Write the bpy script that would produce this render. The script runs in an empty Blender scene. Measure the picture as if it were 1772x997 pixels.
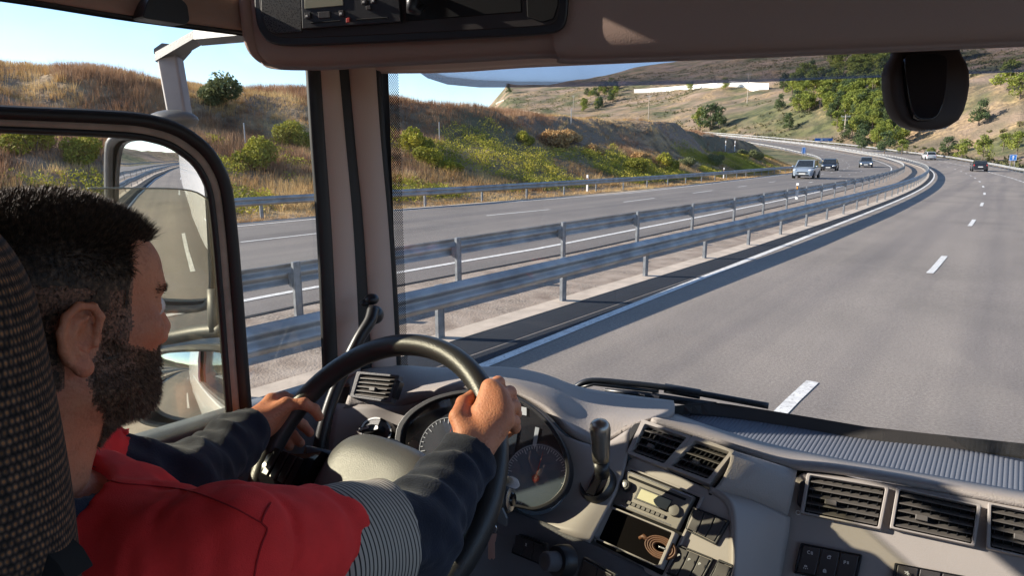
import bpy, bmesh, math, random
import numpy as np
from mathutils import Vector, Matrix, noise
random.seed(7); rng = np.random.default_rng(7)
scene = bpy.context.scene
COL = scene.collection
H = 2.6                                    # eye height above the road
# ---------------------------------------------------------------- camera
FPX, YAW, HOR = 1180.0, 36.2, 253.9
PITCH = math.atan((498.5-HOR)/FPX); YA = math.radians(YAW)
_fh = np.array([-math.sin(YA), math.cos(YA), 0]); _r = np.array([math.cos(YA), math.sin(YA), 0]); _u = np.array([0, 0, 1.])
_F = _fh*math.cos(PITCH)-_u*math.sin(PITCH); _U = _fh*math.sin(PITCH)+_u*math.cos(PITCH)
EYE = np.array([0, 0, H])
cam_d = bpy.data.cameras.new('camera'); cam = bpy.data.objects.new('camera', cam_d); COL.objects.link(cam)
cam_d.sensor_width = 36; cam_d.lens = FPX/1772*36; cam_d.clip_start = .02; cam_d.clip_end = 9000
cam.location = (0, 0, H); cam.rotation_euler = (math.pi/2-PITCH, 0, YA)
scene.camera = cam
# ---------------------------------------------------------------- light
SUN_AZ, SUN_EL = 118.0, 24.0              # degrees left of straight ahead, above the horizon
w = bpy.data.worlds.new('World'); scene.world = w; w.use_nodes = True
nt = w.node_tree; bg = nt.nodes['Background']; sky = nt.nodes.new('ShaderNodeTexSky')
sky.sky_type = 'NISHITA'; sky.sun_disc = False; sky.sun_elevation = math.radians(SUN_EL); sky.sun_rotation = math.radians(-SUN_AZ)
sky.air_density = .85; sky.dust_density = .35; sky.ozone_density = 2.0; sky.altitude = 1200
nt.links.new(sky.outputs[0], bg.inputs[0]); bg.inputs[1].default_value = 0.125
sd = bpy.data.lights.new('sun', 'SUN'); sd.energy = 5.0; sd.angle = math.radians(.5); sd.color = (1, .90, .78)
sun = bpy.data.objects.new('sun', sd); COL.objects.link(sun)
_a, _e = math.radians(SUN_AZ), math.radians(SUN_EL)
SUNV = Vector((-math.sin(_a)*math.cos(_e), math.cos(_a)*math.cos(_e), math.sin(_e)))
sun.rotation_euler = SUNV.to_track_quat('Z', 'Y').to_euler()
vs = scene.view_settings; vs.view_transform = 'Standard'; vs.look = 'None'; vs.exposure = 1.1; vs.gamma = 1
scene.cycles.max_bounces = 8; scene.cycles.transparent_max_bounces = 16; scene.cycles.caustics_reflective = False; scene.cycles.caustics_refractive = False
scene.cycles.sample_clamp_indirect = 6; scene.cycles.use_denoising = True
# ---------------------------------------------------------------- pixel rays (the photograph is 1772 wide)
def ray(x, y): return _F+_r*(x-886)/FPX+_U*(498.5-y)/FPX
def pd(x, y, d): return EYE+ray(x, y)*d                    # at a depth
def px_(x, y, X): d = ray(x, y); return EYE+d*(X/d[0])     # on the plane x = X
def py_(x, y, Y): d = ray(x, y); return EYE+d*(Y/d[1])
def pz_(x, y, Z): d = ray(x, y); return EYE+d*(Z/d[2])     # Z measured from the eye
def ppl(x, y, pl):                                         # on a plane (point, normal)
    d = ray(x, y); return EYE+d*(np.dot(pl[0]-EYE, pl[1])/np.dot(d, pl[1]))
def plane3(a, b, c):
    n = np.cross(np.array(b)-a, np.array(c)-a); n = n/np.linalg.norm(n)
    if np.dot(n, EYE-a) < 0: n = -n
    return (np.array(a), n)
def J(p):
    p = np.array(p)-EYE; d = p@_F; return (886+FPX*(p@_r)/d, 498.5-FPX*(p@_U)/d)
# ---------------------------------------------------------------- objects
def tag(o, label=None, cat=None, group=None, kind=None):
    if label: o['label'] = label
    if cat: o['category'] = cat
    if group: o['group'] = group
    if kind: o['kind'] = kind
    return o
def thing(name, loc, label, cat, group=None, rz=0):
    o = bpy.data.objects.new(name, None); COL.objects.link(o); o.location = loc; o.rotation_euler = (0, 0, rz)
    o.empty_display_size = .2
    return tag(o, label, cat, group)
def origin(o):
    v = Vector((0, 0, 0))
    while o is not None: v += o.location; o = o.parent
    return v
def fast_mesh(name, V, Fc, smooth=False):
    V = np.asarray(V, dtype=np.float32)
    me = bpy.data.meshes.new(name)
    if isinstance(Fc, np.ndarray):
        n, k = Fc.shape
        me.vertices.add(len(V)); me.vertices.foreach_set('co', V.ravel())
        me.loops.add(n*k); me.loops.foreach_set('vertex_index', Fc.astype(np.int32).ravel())
        me.polygons.add(n); me.polygons.foreach_set('loop_start', np.arange(0, n*k, k, dtype=np.int32))
        me.update(calc_edges=True)
    else:
        me.from_pydata([tuple(map(float, v)) for v in V], [], Fc)
    if smooth: me.polygons.foreach_set('use_smooth', np.ones(len(me.polygons), dtype=bool))
    return me
class MB:
    """collects shapes (world coordinates) for ONE mesh object"""
    def __init__(s): s.v = []; s.f = []; s.m = []; s.mi = 0
    def add(s, vs, fs):
        b = len(s.v); s.v += [tuple(float(c) for c in v) for v in vs]; s.f += [tuple(i+b for i in f) for f in fs]; s.m += [s.mi]*len(fs); return s
    def box(s, c, size, M=None, rot=None):
        M = M or Matrix.Identity(3)
        if rot: M = Matrix.Rotation(rot[2], 3, 'Z') @ Matrix.Rotation(rot[1], 3, 'Y') @ Matrix.Rotation(rot[0], 3, 'X')
        c = Vector(c); hx, hy, hz = size[0]/2, size[1]/2, size[2]/2
        vs = [c+M@Vector((x*hx, y*hy, z*hz)) for z in (-1, 1) for y in (-1, 1) for x in (-1, 1)]
        return s.add(vs, [(0, 2, 3, 1), (4, 5, 7, 6), (0, 1, 5, 4), (2, 6, 7, 3), (0, 4, 6, 2), (1, 3, 7, 5)])
    def prism(s, poly, d):                                  # extrude a 3-D polygon by vector d
        n = len(poly); P = [Vector(p) for p in poly]; d = Vector(d)
        return s.add(P+[p+d for p in P], [tuple(range(n))[::-1], tuple(range(n, 2*n))]+[(i, (i+1) % n, (i+1) % n+n, i+n) for i in range(n)])
    def tube(s, pts, r, n=12, closed=False, cap=True, flat=1.0):
        P = [Vector(p) for p in pts]; k = len(P); R = r if hasattr(r, '__len__') else [r]*k
        ring = []; up = None
        for i, p in enumerate(P):
            a = P[(i-1) % k] if (closed or i > 0) else p; b = P[(i+1) % k] if (closed or i < k-1) else p
            t = (b-a).normalized()
            if up is None:
                up = Vector((0, 0, 1)) if abs(t.z) < .9 else Vector((1, 0, 0))
            e = t.cross(up).normalized(); up = e.cross(t).normalized()
            ring.append([p+(e*math.cos(2*math.pi*j/n)+up*math.sin(2*math.pi*j/n)*flat)*R[i] for j in range(n)])
        vs = [v for q in ring for v in q]; fs = []
        for i in range(k if closed else k-1):
            for j in range(n):
                a = i*n+j; b = i*n+(j+1) % n; c = ((i+1) % k)*n+(j+1) % n; d = ((i+1) % k)*n+j
                fs.append((a, b, c, d))
        if cap and not closed: fs += [tuple(range(n))[::-1], tuple(range((k-1)*n, k*n))]
        return s.add(vs, fs)
    def cyl(s, a, b, r, r2=None, n=24): return s.tube([a, b], [r, r if r2 is None else r2], n)
    def lathe(s, c, axis, prof, n=32):                      # prof: (radius, height) along axis
        ax = Vector(axis).normalized(); u = ax.orthogonal().normalized(); v = ax.cross(u); c = Vector(c); vs = []; fs = []
        for r, h in prof:
            for j in range(n):
                t = 2*math.pi*j/n; vs.append(c+ax*h+(u*math.cos(t)+v*math.sin(t))*max(r, 1e-5))
        for i in range(len(prof)-1):
            for j in range(n): fs.append((i*n+j, i*n+(j+1) % n, (i+1)*n+(j+1) % n, (i+1)*n+j))
        fs += [tuple(range(n))[::-1], tuple(range((len(prof)-1)*n, len(prof)*n))]
        return s.add(vs, fs)
    def ell(s, c, r, M=None, nu=16, nv=10):
        M = M or Matrix.Identity(3); c = Vector(c); vs = []; fs = []
        for i in range(nv+1):
            th = math.pi*i/nv
            for j in range(nu):
                ph = 2*math.pi*j/nu; vs.append(c+M@Vector((r[0]*math.sin(th)*math.cos(ph), r[1]*math.sin(th)*math.sin(ph), r[2]*math.cos(th))))
        for i in range(nv):
            for j in range(nu): fs.append((i*nu+j, (i+1)*nu+j, (i+1)*nu+(j+1) % nu, i*nu+(j+1) % nu))
        return s.add(vs, fs)
    def build(s, name, mats, parent=None, smooth=False, bevel=0, seg=2, solid=0, sub=0, fix=True, angle=35):
        o0 = origin(parent) if parent is not None else Vector((0, 0, 0))
        me = bpy.data.meshes.new(name); me.from_pydata([tuple(Vector(v)-o0) for v in s.v], [], s.f)
        mats = mats if isinstance(mats, (list, tuple)) else [mats]
        for m in mats: me.materials.append(m)
        if len(mats) > 1: me.polygons.foreach_set('material_index', s.m)
        o = bpy.data.objects.new(name, me); COL.objects.link(o); o.parent = parent
        if fix:
            bm = bmesh.new(); bm.from_mesh(me); bmesh.ops.remove_doubles(bm, verts=bm.verts, dist=1e-5); bmesh.ops.recalc_face_normals(bm, faces=bm.faces); bm.to_mesh(me); bm.free()
        if smooth: me.polygons.foreach_set('use_smooth', [True]*len(me.polygons))
        if smooth == 'auto': me.set_sharp_from_angle(angle=math.radians(angle))
        if solid: m = o.modifiers.new('s', 'SOLIDIFY'); m.thickness = solid; m.offset = -1
        if sub: m = o.modifiers.new('d', 'SUBSURF'); m.levels = m.render_levels = sub
        if bevel:
            m = o.modifiers.new('b', 'BEVEL'); m.width = bevel; m.segments = seg; m.limit_method = 'ANGLE'; m.angle_limit = math.radians(40)
            me.polygons.foreach_set('use_smooth', [True]*len(me.polygons)); m.harden_normals = True
        return o
def crom(P, n):                                             # Catmull-Rom through points (numpy k x 3) -> n per span
    P = np.asarray(P, float); Q = np.vstack([2*P[0]-P[1], P, 2*P[-1]-P[-2]]); out = []
    for i in range(1, len(Q)-2):
        for j in range(n):
            t = j/n; a, b, c, d = Q[i-1], Q[i], Q[i+1], Q[i+2]
            out.append(.5*((2*b)+(-a+c)*t+(2*a-5*b+4*c-d)*t*t+(-a+3*b-3*c+d)*t**3))
    out.append(P[-1]); return np.array(out)
def loft(mb, rows, nu=6, nv=6):                             # rows of equal length -> smooth grid
    A = np.array([crom(r, nu) for r in rows]); B = np.array([crom(A[:, j], nv) for j in range(A.shape[1])]).transpose(1, 0, 2)
    h, w_ = B.shape[:2]
    mb.add(B.reshape(-1, 3), [(i*w_+j, i*w_+j+1, (i+1)*w_+j+1, (i+1)*w_+j) for i in range(h-1) for j in range(w_-1)])
    return B
# ---------------------------------------------------------------- materials
def lerp_ramp(n, cols):
    cr = n.color_ramp
    while len(cr.elements) > 1: cr.elements.remove(cr.elements[-1])
    cr.elements[0].position = cols[0][0]; cr.elements[0].color = (*cols[0][1], 1)
    for p, c in cols[1:]:
        e = cr.elements.new(p); e.color = (*c, 1)
def mat(name, col, rough=.6, metal=0, var=0, vscale=20, bump=0, bscale=300, spec=.5, coat=0, sheen=0, emit=None, sss=0):
    m = bpy.data.materials.new(name); m.use_nodes = True; nt = m.node_tree; b = nt.nodes['Principled BSDF']
    b.inputs['Base Color'].default_value = (*col, 1); b.inputs['Roughness'].default_value = rough; b.inputs['Metallic'].default_value = metal
    b.inputs['Specular IOR Level'].default_value = spec; b.inputs['Coat Weight'].default_value = coat; b.inputs['Sheen Weight'].default_value = sheen
    if sss:
        b.inputs['Subsurface Weight'].default_value = sss; b.inputs['Subsurface Radius'].default_value = (.01, .004, .002); b.inputs['Subsurface Scale'].default_value = 1.0
    if emit: b.inputs['Emission Color'].default_value = (*emit[0], 1); b.inputs['Emission Strength'].default_value = emit[1]
    tc = nt.nodes.new('ShaderNodeTexCoord')
    if var:
        n = nt.nodes.new('ShaderNodeTexNoise'); n.inputs['Scale'].default_value = vscale; n.inputs['Detail'].default_value = 5
        nt.links.new(tc.outputs['Object'], n.inputs['Vector'])
        r = nt.nodes.new('ShaderNodeValToRGB'); lerp_ramp(r, [(.3, tuple(c*(1-var) for c in col)), (.7, tuple(min(1, c*(1+var)) for c in col))])
        nt.links.new(n.outputs['Fac'], r.inputs[0]); nt.links.new(r.outputs[0], b.inputs['Base Color'])
    if bump:
        n = nt.nodes.new('ShaderNodeTexNoise'); n.inputs['Scale'].default_value = bscale; n.inputs['Detail'].default_value = 2
        nt.links.new(tc.outputs['Object'], n.inputs['Vector'])
        bp = nt.nodes.new('ShaderNodeBump'); bp.inputs['Strength'].default_value = bump; bp.inputs['Distance'].default_value = .002
        nt.links.new(n.outputs['Fac'], bp.inputs['Height']); nt.links.new(bp.outputs[0], b.inputs['Normal'])
    return m
def nmat(name, layers, rough=.9, bump=None, spec=.3, coords='Object'):
    """layers: list of (noise scale, detail, [(pos, colour)...], mask or None); first is the base, later ones mix in by (scale, lo, hi)"""
    m = bpy.data.materials.new(name); m.use_nodes = True; nt = m.node_tree; b = nt.nodes['Principled BSDF']
    b.inputs['Roughness'].default_value = rough; b.inputs['Specular IOR Level'].default_value = spec
    tc = nt.nodes.new('ShaderNodeTexCoord'); prev = None
    for i, (sc, det, ramp, mask) in enumerate(layers):
        n = nt.nodes.new('ShaderNodeTexNoise'); n.inputs['Scale'].default_value = sc; n.inputs['Detail'].default_value = det
        nt.links.new(tc.outputs[coords], n.inputs['Vector'])
        r = nt.nodes.new('ShaderNodeValToRGB'); lerp_ramp(r, ramp); nt.links.new(n.outputs['Fac'], r.inputs[0])
        if prev is None: prev = r.outputs[0]
        else:
            k = nt.nodes.new('ShaderNodeTexNoise'); k.inputs['Scale'].default_value = mask[0]; k.inputs['Detail'].default_value = 6; k.noise_dimensions = '4D'; k.inputs['W'].default_value = i*3.7
            nt.links.new(tc.outputs[coords], k.inputs['Vector'])
            mr = nt.nodes.new('ShaderNodeMapRange'); mr.inputs[1].default_value = mask[1]; mr.inputs[2].default_value = mask[2]
            nt.links.new(k.outputs['Fac'], mr.inputs[0])
            mx = nt.nodes.new('ShaderNodeMix'); mx.data_type = 'RGBA'
            nt.links.new(mr.outputs[0], mx.inputs[0]); nt.links.new(prev, mx.inputs[6]); nt.links.new(r.outputs[0], mx.inputs[7]); prev = mx.outputs[2]
    nt.links.new(prev, b.inputs['Base Color'])
    if bump:
        n = nt.nodes.new('ShaderNodeTexNoise'); n.inputs['Scale'].default_value = bump[0]; n.inputs['Detail'].default_value = 4
        nt.links.new(tc.outputs[coords], n.inputs['Vector'])
        bp = nt.nodes.new('ShaderNodeBump'); bp.inputs['Strength'].default_value = bump[1]; bp.inputs['Distance'].default_value = bump[2]
        nt.links.new(n.outputs['Fac'], bp.inputs['Height']); nt.links.new(bp.outputs[0], b.inputs['Normal'])
    return m
def glass_mat(name, tint=(1, 1, 1), refl=1.0, dirt=0.0, dscale=6, ior=1.45, rough=.0):
    m = bpy.data.materials.new(name); m.use_nodes = True; nt = m.node_tree; N = nt.nodes
    for n in list(N): N.remove(n)
    out = N.new('ShaderNodeOutputMaterial'); tr = N.new('ShaderNodeBsdfTransparent'); tr.inputs[0].default_value = (*tint, 1)
    gl = N.new('ShaderNodeBsdfGlossy'); gl.inputs['Roughness'].default_value = rough
    fr = N.new('ShaderNodeFresnel'); fr.inputs['IOR'].default_value = ior
    mu = N.new('ShaderNodeMath'); mu.operation = 'MULTIPLY'; mu.inputs[1].default_value = refl
    nt.links.new(fr.outputs[0], mu.inputs[0])
    mx = N.new('ShaderNodeMixShader'); nt.links.new(mu.outputs[0], mx.inputs[0]); nt.links.new(tr.outputs[0], mx.inputs[1]); nt.links.new(gl.outputs[0], mx.inputs[2])
    last = mx.outputs[0]
    if dirt:
        tc = N.new('ShaderNodeTexCoord'); n1 = N.new('ShaderNodeTexNoise'); n1.inputs['Scale'].default_value = dscale; n1.inputs['Detail'].default_value = 6
        nt.links.new(tc.outputs['Object'], n1.inputs['Vector'])
        mr = N.new('ShaderNodeMapRange'); mr.inputs[1].default_value = .35; mr.inputs[2].default_value = .8; mr.inputs[4].default_value = dirt
        nt.links.new(n1.outputs['Fac'], mr.inputs[0])
        df = N.new('ShaderNodeBsdfDiffuse'); df.inputs[0].default_value = (.6, .58, .55, 1)
        m2 = N.new('ShaderNodeMixShader'); nt.links.new(mr.outputs[0], m2.inputs[0]); nt.links.new(last, m2.inputs[1]); nt.links.new(df.outputs[0], m2.inputs[2]); last = m2.outputs[0]
    nt.links.new(last, out.inputs[0]); return m
# ================================================================ ROAD COURSE
_S = np.arange(-420., 700., 1.)
_K = np.interp(_S, [-420, -60, -25, -20, 20, 60, 100, 150, 200, 330, 420, 700], [-.004, -.004, -.003, -.0023, .0005, .0016, .0006, .0034, .0060, .0058, 0, 0])
_Z = np.interp(_S, [-420, -20, 20, 50, 80, 120, 160, 210, 270, 350, 450, 700], [-2, 0, 0, -.31, -.56, -1.06, -.83, .56, 4.18, 9.9, 14, 22])
_Z = np.convolve(np.pad(_Z, 12, mode='edge'), np.ones(25)/25, 'valid')
_P = np.cumsum(_K); _P -= np.interp(5, _S, _P)
_X = -np.cumsum(np.sin(_P)); _Y = np.cumsum(np.cos(_P)); _X -= np.interp(5, _S, _X); _Y -= np.interp(0, _S, _Y); _Z -= np.interp(5, _S, _Z)
def road(s, u, z=0.):
    p = np.interp(s, _S, _P); return np.array([np.interp(s, _S, _X)+u*np.cos(p), np.interp(s, _S, _Y)+u*np.sin(p), np.interp(s, _S, _Z)+z])
def heading(s): return float(np.interp(s, _S, _P))
def U(tab):
    a = np.array(tab, float); return lambda s: float(np.interp(s, a[:, 0], a[:, 1]))
U_EDGE = U([(0, -4.95), (10, -4.93), (20, -4.88), (40, -4.85), (700, -4.85)])
U_R2 = U([(0, -6.35), (8, -6.0), (18, -5.6), (30, -5.42), (60, -5.4), (120, -5.55)])
U_R1 = U([(0, -9.1), (12, -8.65), (24, -8.15), (40, -8.2), (100, -8.6)])
U_LM = U([(0, -10.6), (8, -10.45), (15, -9.85), (27, -9.75), (60, -10.2), (120, -10.3)])
U_LO = U([(0, -17.6), (16, -17.0), (30, -15.7), (60, -16.4), (120, -17.0)])
U_LL = U([(0, -20.9), (20, -20.7), (38, -19.0), (60, -19.7), (120, -20.4)])
U_RL = U([(0, -23.0), (15, -22.8), (25, -21.6), (60, -21.4), (100, -22)])
U_DASH = U([(0, -1.7), (7, -1.62), (17, -1.25), (30, -1.1), (700, -1.15)])
S_FINE = np.concatenate([np.arange(-160, -20, 4), np.arange(-20, 120, 1.5), np.arange(120, 400, 4)])
def ribbon(mb, s_list, ua, ub, z, n=1):
    fa = ua if callable(ua) else (lambda s: ua); fb = ub if callable(ub) else (lambda s: ub); vs = []; k = n+1
    for s in s_list:
        for j in range(k): vs.append(road(s, fa(s)+(fb(s)-fa(s))*j/n, z))
    mb.add(vs, [(i*k+j, i*k+j+1, (i+1)*k+j+1, (i+1)*k+j) for i in range(len(s_list)-1) for j in range(n)])
def asphalt(name, base, patch):
    m = nmat(name, [(75, 5, [(.34, tuple(c*.68 for c in base)), (.5, base), (.66, tuple(c*1.32 for c in base))], None),
                    (.6, 4, [(.3, tuple(c*.85 for c in patch)), (.7, tuple(c*1.1 for c in patch))], (.25, .4, .62))], rough=.85, bump=(110, .5, .010))
    nt = m.node_tree; pb = nt.nodes['Principled BSDF']; src = pb.inputs['Base Color'].links[0].from_socket; tc = nt.nodes.new('ShaderNodeTexCoord'); mp = nt.nodes.new('ShaderNodeMapping'); mp.inputs['Scale'].default_value = (1.1, .035, 1)
    n = nt.nodes.new('ShaderNodeTexNoise'); n.inputs['Scale'].default_value = 1.; n.inputs['Detail'].default_value = 5; nt.links.new(tc.outputs['Object'], mp.inputs[0]); nt.links.new(mp.outputs[0], n.inputs[0]); r = nt.nodes.new('ShaderNodeValToRGB'); lerp_ramp(r, [(.36, (.80, .80, .82)), (.6, (1.06, 1.05, 1.03))]); nt.links.new(n.outputs['Fac'], r.inputs[0])
    mx = nt.nodes.new('ShaderNodeMix'); mx.data_type = 'RGBA'; mx.blend_type = 'MULTIPLY'; mx.inputs[0].default_value = 1; nt.links.new(src, mx.inputs[6]); nt.links.new(r.outputs[0], mx.inputs[7])
    n3 = nt.nodes.new('ShaderNodeTexNoise'); n3.inputs['Scale'].default_value = 28; n3.inputs['Detail'].default_value = 6; nt.links.new(tc.outputs['Object'], n3.inputs[0]); r3 = nt.nodes.new('ShaderNodeValToRGB'); lerp_ramp(r3, [(.35, (.82, .81, .80)), (.65, (1.12, 1.12, 1.12))]); nt.links.new(n3.outputs['Fac'], r3.inputs[0])
    m3 = nt.nodes.new('ShaderNodeMix'); m3.data_type = 'RGBA'; m3.blend_type = 'MULTIPLY'; m3.inputs[0].default_value = 1; nt.links.new(mx.outputs[2], m3.inputs[6]); nt.links.new(r3.outputs[0], m3.inputs[7]); nt.links.new(m3.outputs[2], pb.inputs['Base Color'])
    return m
M_ASPH = asphalt('asphalt_worn', (.245, .215, .19), (.215, .19, .168))
M_ASPHL = asphalt('asphalt_far', (.19, .172, .158), (.17, .156, .145))
M_SHADE_JOINT = asphalt('asphalt_shade_joint', (.014, .018, .026), (.016, .020, .028))  # bluish rail shade put into this colour; the median joint shares it
M_PAINT = nmat('road_paint', [(9, 5, [(.3, (.50, .49, .47)), (.6, (.70, .69, .66))], None), (60, 4, [(.4, (.22, .20, .19)), (.6, (.5, .48, .45))], (45, .54, .66))], rough=.65)
M_MED = nmat('median_ground', [(2.2, 6, [(.3, (.19, .145, .115)), (.5, (.29, .235, .19)), (.72, (.36, .30, .25))], None), (25, 4, [(.4, (.14, .11, .09)), (.6, (.33, .28, .23))], (1.4, .5, .62))], bump=(30, .5, .03))
M_CONC = mat('pale_concrete', (.46, .385, .31), .85, var=.18, vscale=3, bump=.4, bscale=60)
o = MB(); ribbon(o, S_FINE, lambda s: U_R2(s)+.42, 6.4, .0, 8); tag(o.build('road', M_ASPH), kind='structure')
o = MB(); ribbon(o, S_FINE, lambda s: U_LL(s)-.55, lambda s: U_LM(s)+1.0, .0, 6); tag(o.build('road', M_ASPHL), kind='structure')
o = MB(); ribbon(o, S_FINE, lambda s: U_LM(s)+1.0, lambda s: U_R2(s)+.42, -.012, 4); tag(o.build('median_strip_ground', M_MED), kind='structure')
o = MB()
ribbon(o, S_FINE, lambda s: U_R2(s)-.28, lambda s: U_R2(s)+.12, .012); ribbon(o, S_FINE, lambda s: U_LL(s)-.85, lambda s: U_LL(s)-.45, .008)
tag(o.build('kerb_strip', M_CONC, solid=.04), kind='structure')
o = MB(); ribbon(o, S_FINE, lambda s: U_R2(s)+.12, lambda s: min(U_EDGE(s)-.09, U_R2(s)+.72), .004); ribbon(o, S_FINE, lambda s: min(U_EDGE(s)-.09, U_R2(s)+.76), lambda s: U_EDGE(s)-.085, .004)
tag(o.build('rail_shade_strip', M_SHADE_JOINT), kind='structure')  # rail's shadow painted as two dark bands along the asphalt edge
o = MB(); ribbon(o, S_FINE, lambda s: U_LM(s)+1.02, lambda s: U_LM(s)+1.10, .0); tag(o.build('median_joint_line', M_SHADE_JOINT), kind='structure')
mk = MB()
def line(u, w_, s_list): ribbon(mk, s_list, lambda s: u(s)-w_/2, lambda s: u(s)+w_/2, .008)
line(U_EDGE, .15, S_FINE); line(U_LM, .17, S_FINE); line(U_LL, .15, S_FINE)
line(U([(0, 2.25), (700, 2.3)]), .16, np.arange(-150, 62, 2.))
for k in range(-9, 70):                                     # dashed right edge and lane dashes
    a = 62+k*4.5
    if k >= 0 and a < 390: line(U([(0, 2.25), (700, 2.3)]), .16, np.linspace(a, a+3.2, 4))
for k in range(-12, 34):
    a = 6.7+k*10.2; a2 = 5.8+k*11.7
    if a2 < 395: line(U_DASH, .13, np.linspace(a2-.9, a2+2.1, 5))
    line(U_LO, .13, np.linspace(a+4, a+8, 5) if k < 4 else np.linspace(a+4, a+6.5, 4))
    if k < 10: line(lambda s: U_LO(s)+2.9, .13, np.linspace(a+16, a+18, 4)) if k > 3 else None
tag(mk.build('road_markings', M_PAINT), kind='structure')
def solve(px, py, s0, s1, u0, u1, z=0):                     # the road course point (s, u) that the ray through a pixel meets
    best = None
    for s in np.arange(s0, s1, 1.):
        for u in np.arange(u0, u1, .25):
            q = J(road(s, u, z)); c = (q[0]-px)**2+(q[1]-py)**2
            if best is None or c < best[0]: best = (c, s, u)
    return best[1], best[2]
# ================================================================ TERRAIN
def fbm(x, y, sc, oc=4, seed=0):
    out = np.zeros(np.shape(x)); amp = 1.; tot = 0
    for k in range(oc):
        r2 = np.random.default_rng(seed*17+k); G = r2.random((257, 257))
        fx = (x/sc*(2**k)+1000.3*k) % 256; fy = (y/sc*(2**k)+77.7*k) % 256
        ix = np.floor(fx).astype(int) % 256; iy = np.floor(fy).astype(int) % 256; tx = (fx-ix) % 1.; ty = (fy-iy) % 1.; tx = tx*tx*(3-2*tx); ty = ty*ty*(3-2*ty)
        out += amp*((G[ix, iy]*(1-tx)+G[ix+1, iy]*tx)*(1-ty)+(G[ix, iy+1]*(1-tx)+G[ix+1, iy+1]*tx)*ty); tot += amp; amp *= .5
    return out/tot
def nearest(x, y):
    x = np.asarray(x, float); y = np.asarray(y, float); sh = x.shape; x = x.ravel(); y = y.ravel()
    rs = _S[::4]; RX = _X[::4]; RY = _Y[::4]; s = np.empty(len(x)); u = np.empty(len(x))
    for i in range(0, len(x), 20000):
        d = (x[i:i+20000, None]-RX)**2+(y[i:i+20000, None]-RY)**2
        ss = rs[d.argmin(1)]
        for _ in range(2):
            p = np.interp(ss, _S, _P); dx = x[i:i+20000]-np.interp(ss, _S, _X); dy = y[i:i+20000]-np.interp(ss, _S, _Y)
            ss = ss+(-dx*np.sin(p)+dy*np.cos(p)); ss = np.clip(ss, _S[0], _S[-1])
        p = np.interp(ss, _S, _P); dx = x[i:i+20000]-np.interp(ss, _S, _X); dy = y[i:i+20000]-np.interp(ss, _S, _Y)
        s[i:i+20000] = ss; u[i:i+20000] = dx*np.cos(p)+dy*np.sin(p)
    return s.reshape(sh), u.reshape(sh)
def sm(x, a, b): t = np.clip((x-a)/(b-a), 0, 1); return t*t*(3-2*t)
def hill_z(x, y):
    D_ = np.hypot(x, y); az = np.degrees(np.arctan2(x, y))             # azimuth, right positive
    foot = np.interp(az, [-180, -60, -45, -36, -30, -24, -18, -10, 0, 20, 60, 180], [900, 900, 640, 500, 430, 400, 330, 215, 165, 140, 300, 900])
    fz = np.interp(az, [-180, -50, -40, -34, -28, -20, -10, 0, 60, 180], [0, 2, 3, 10, 10, 9, -1.5, -2.5, -2, 0])
    top = np.interp(az, [-180, -60, -45, -39.5, -36.5, -33, -29, -25, -21, -14, -5, 5, 40, 180], [0, .1, .3, 1.4, 4.5, 4.5, 5.1, 5.9, 6.5, 7.4, 7.9, 8.2, 8, 0])
    dt = 950.; tz = 2.6+dt*np.tan(np.radians(top))
    t = np.clip((D_-foot)/(dt-foot), 0, 1.25)
    n = fbm(x, y, 170, 5, 3)-.5; n2 = fbm(x, y, 40, 4, 5)-.5
    z = fz+(tz-fz)*(t**.95)+n*26*np.clip(t*4, 0, 1)*np.clip((1.12-t)*6, 0.25, 1)*np.clip(top/3, 0, 1)+n2*6*np.clip(t*6, 0, 1)
    return np.where(D_ < foot, fz, z), t
def terrain(x, y):
    s, u = nearest(x, y); rz = np.interp(s, _S, _Z)
    hz, t = hill_z(x, y); D_ = np.hypot(x, y)
    n1 = fbm(x, y, 9, 4, 1)-.5; n2 = fbm(x, y, 2.2, 3, 2)-.5
    # left embankment
    L = -u-np.interp(s, [-30, 0, 60, 100, 400], [23.8, 23.6, 22.6, 23, 23.2])
    crest = np.interp(s, [-400, -60, -25, 0, 20, 30, 42, 60, 85, 100, 112, 122, 130, 142, 165, 400], [3, 6.5, 8.0, 8.0, 7.6, 7.2, 7.1, 7.2, 6.8, 6.3, 6.5, 5.6, 3.8, .8, -.4, -.6])
    steep = .75*sm(s, 22, 50)+.25*sm(s, 62, 92)
    a = .34*crest*sm(L, .0, np.interp(steep, [0, 1], [12, 7])); b = .50*crest*sm(L+n1*6, np.interp(steep, [0, 1], [7, 7.0]), np.interp(steep, [0, 1], [24, 11])); c = .16*crest*sm(L, 16, 34)
    emb = a+b+c+(n1*1.9*sm(L, 2, 14)+n2*.35*sm(L, .5, 5))*np.clip(crest/4, .12, 1)
    left = np.where(L > 0, rz*(1-sm(L, 10, 60))+emb, rz)
    R = u-6.6
    right = rz-.25*sm(R, 0, 3)-1.6*sm(R, 2, 14)+n1*1.2*sm(R, 2, 20)
    z = np.where(L > 0, left, np.where(R > 0, right, rz-.07))
    away = np.where(u < 0, L, R); f = sm(away, 14, 60)*(D_ > 60)
    behind = sm(hz-z, -6, 4)
    zz = z+(np.maximum(hz, z*0+hz)-z)*f*np.where(u > 0, 1., sm(D_, 200, 330))
    zz = np.where(f > 0, zz, z)
    return zz, s, u, L, R, t
def terr_pt(x, y):
    return float(terrain(np.array([x]), np.array([y]))[0][0])
azs = np.concatenate([np.arange(-125, 22, .32), np.arange(22, 235, 3.)]); rad = np.concatenate([[.5], np.geomspace(4, 60, 90), np.geomspace(61, 1100, 190), np.geomspace(1200, 6000, 12)])
AZ, RD = np.meshgrid(np.radians(azs), rad); TX = RD*np.sin(AZ); TY = RD*np.cos(AZ)
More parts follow.
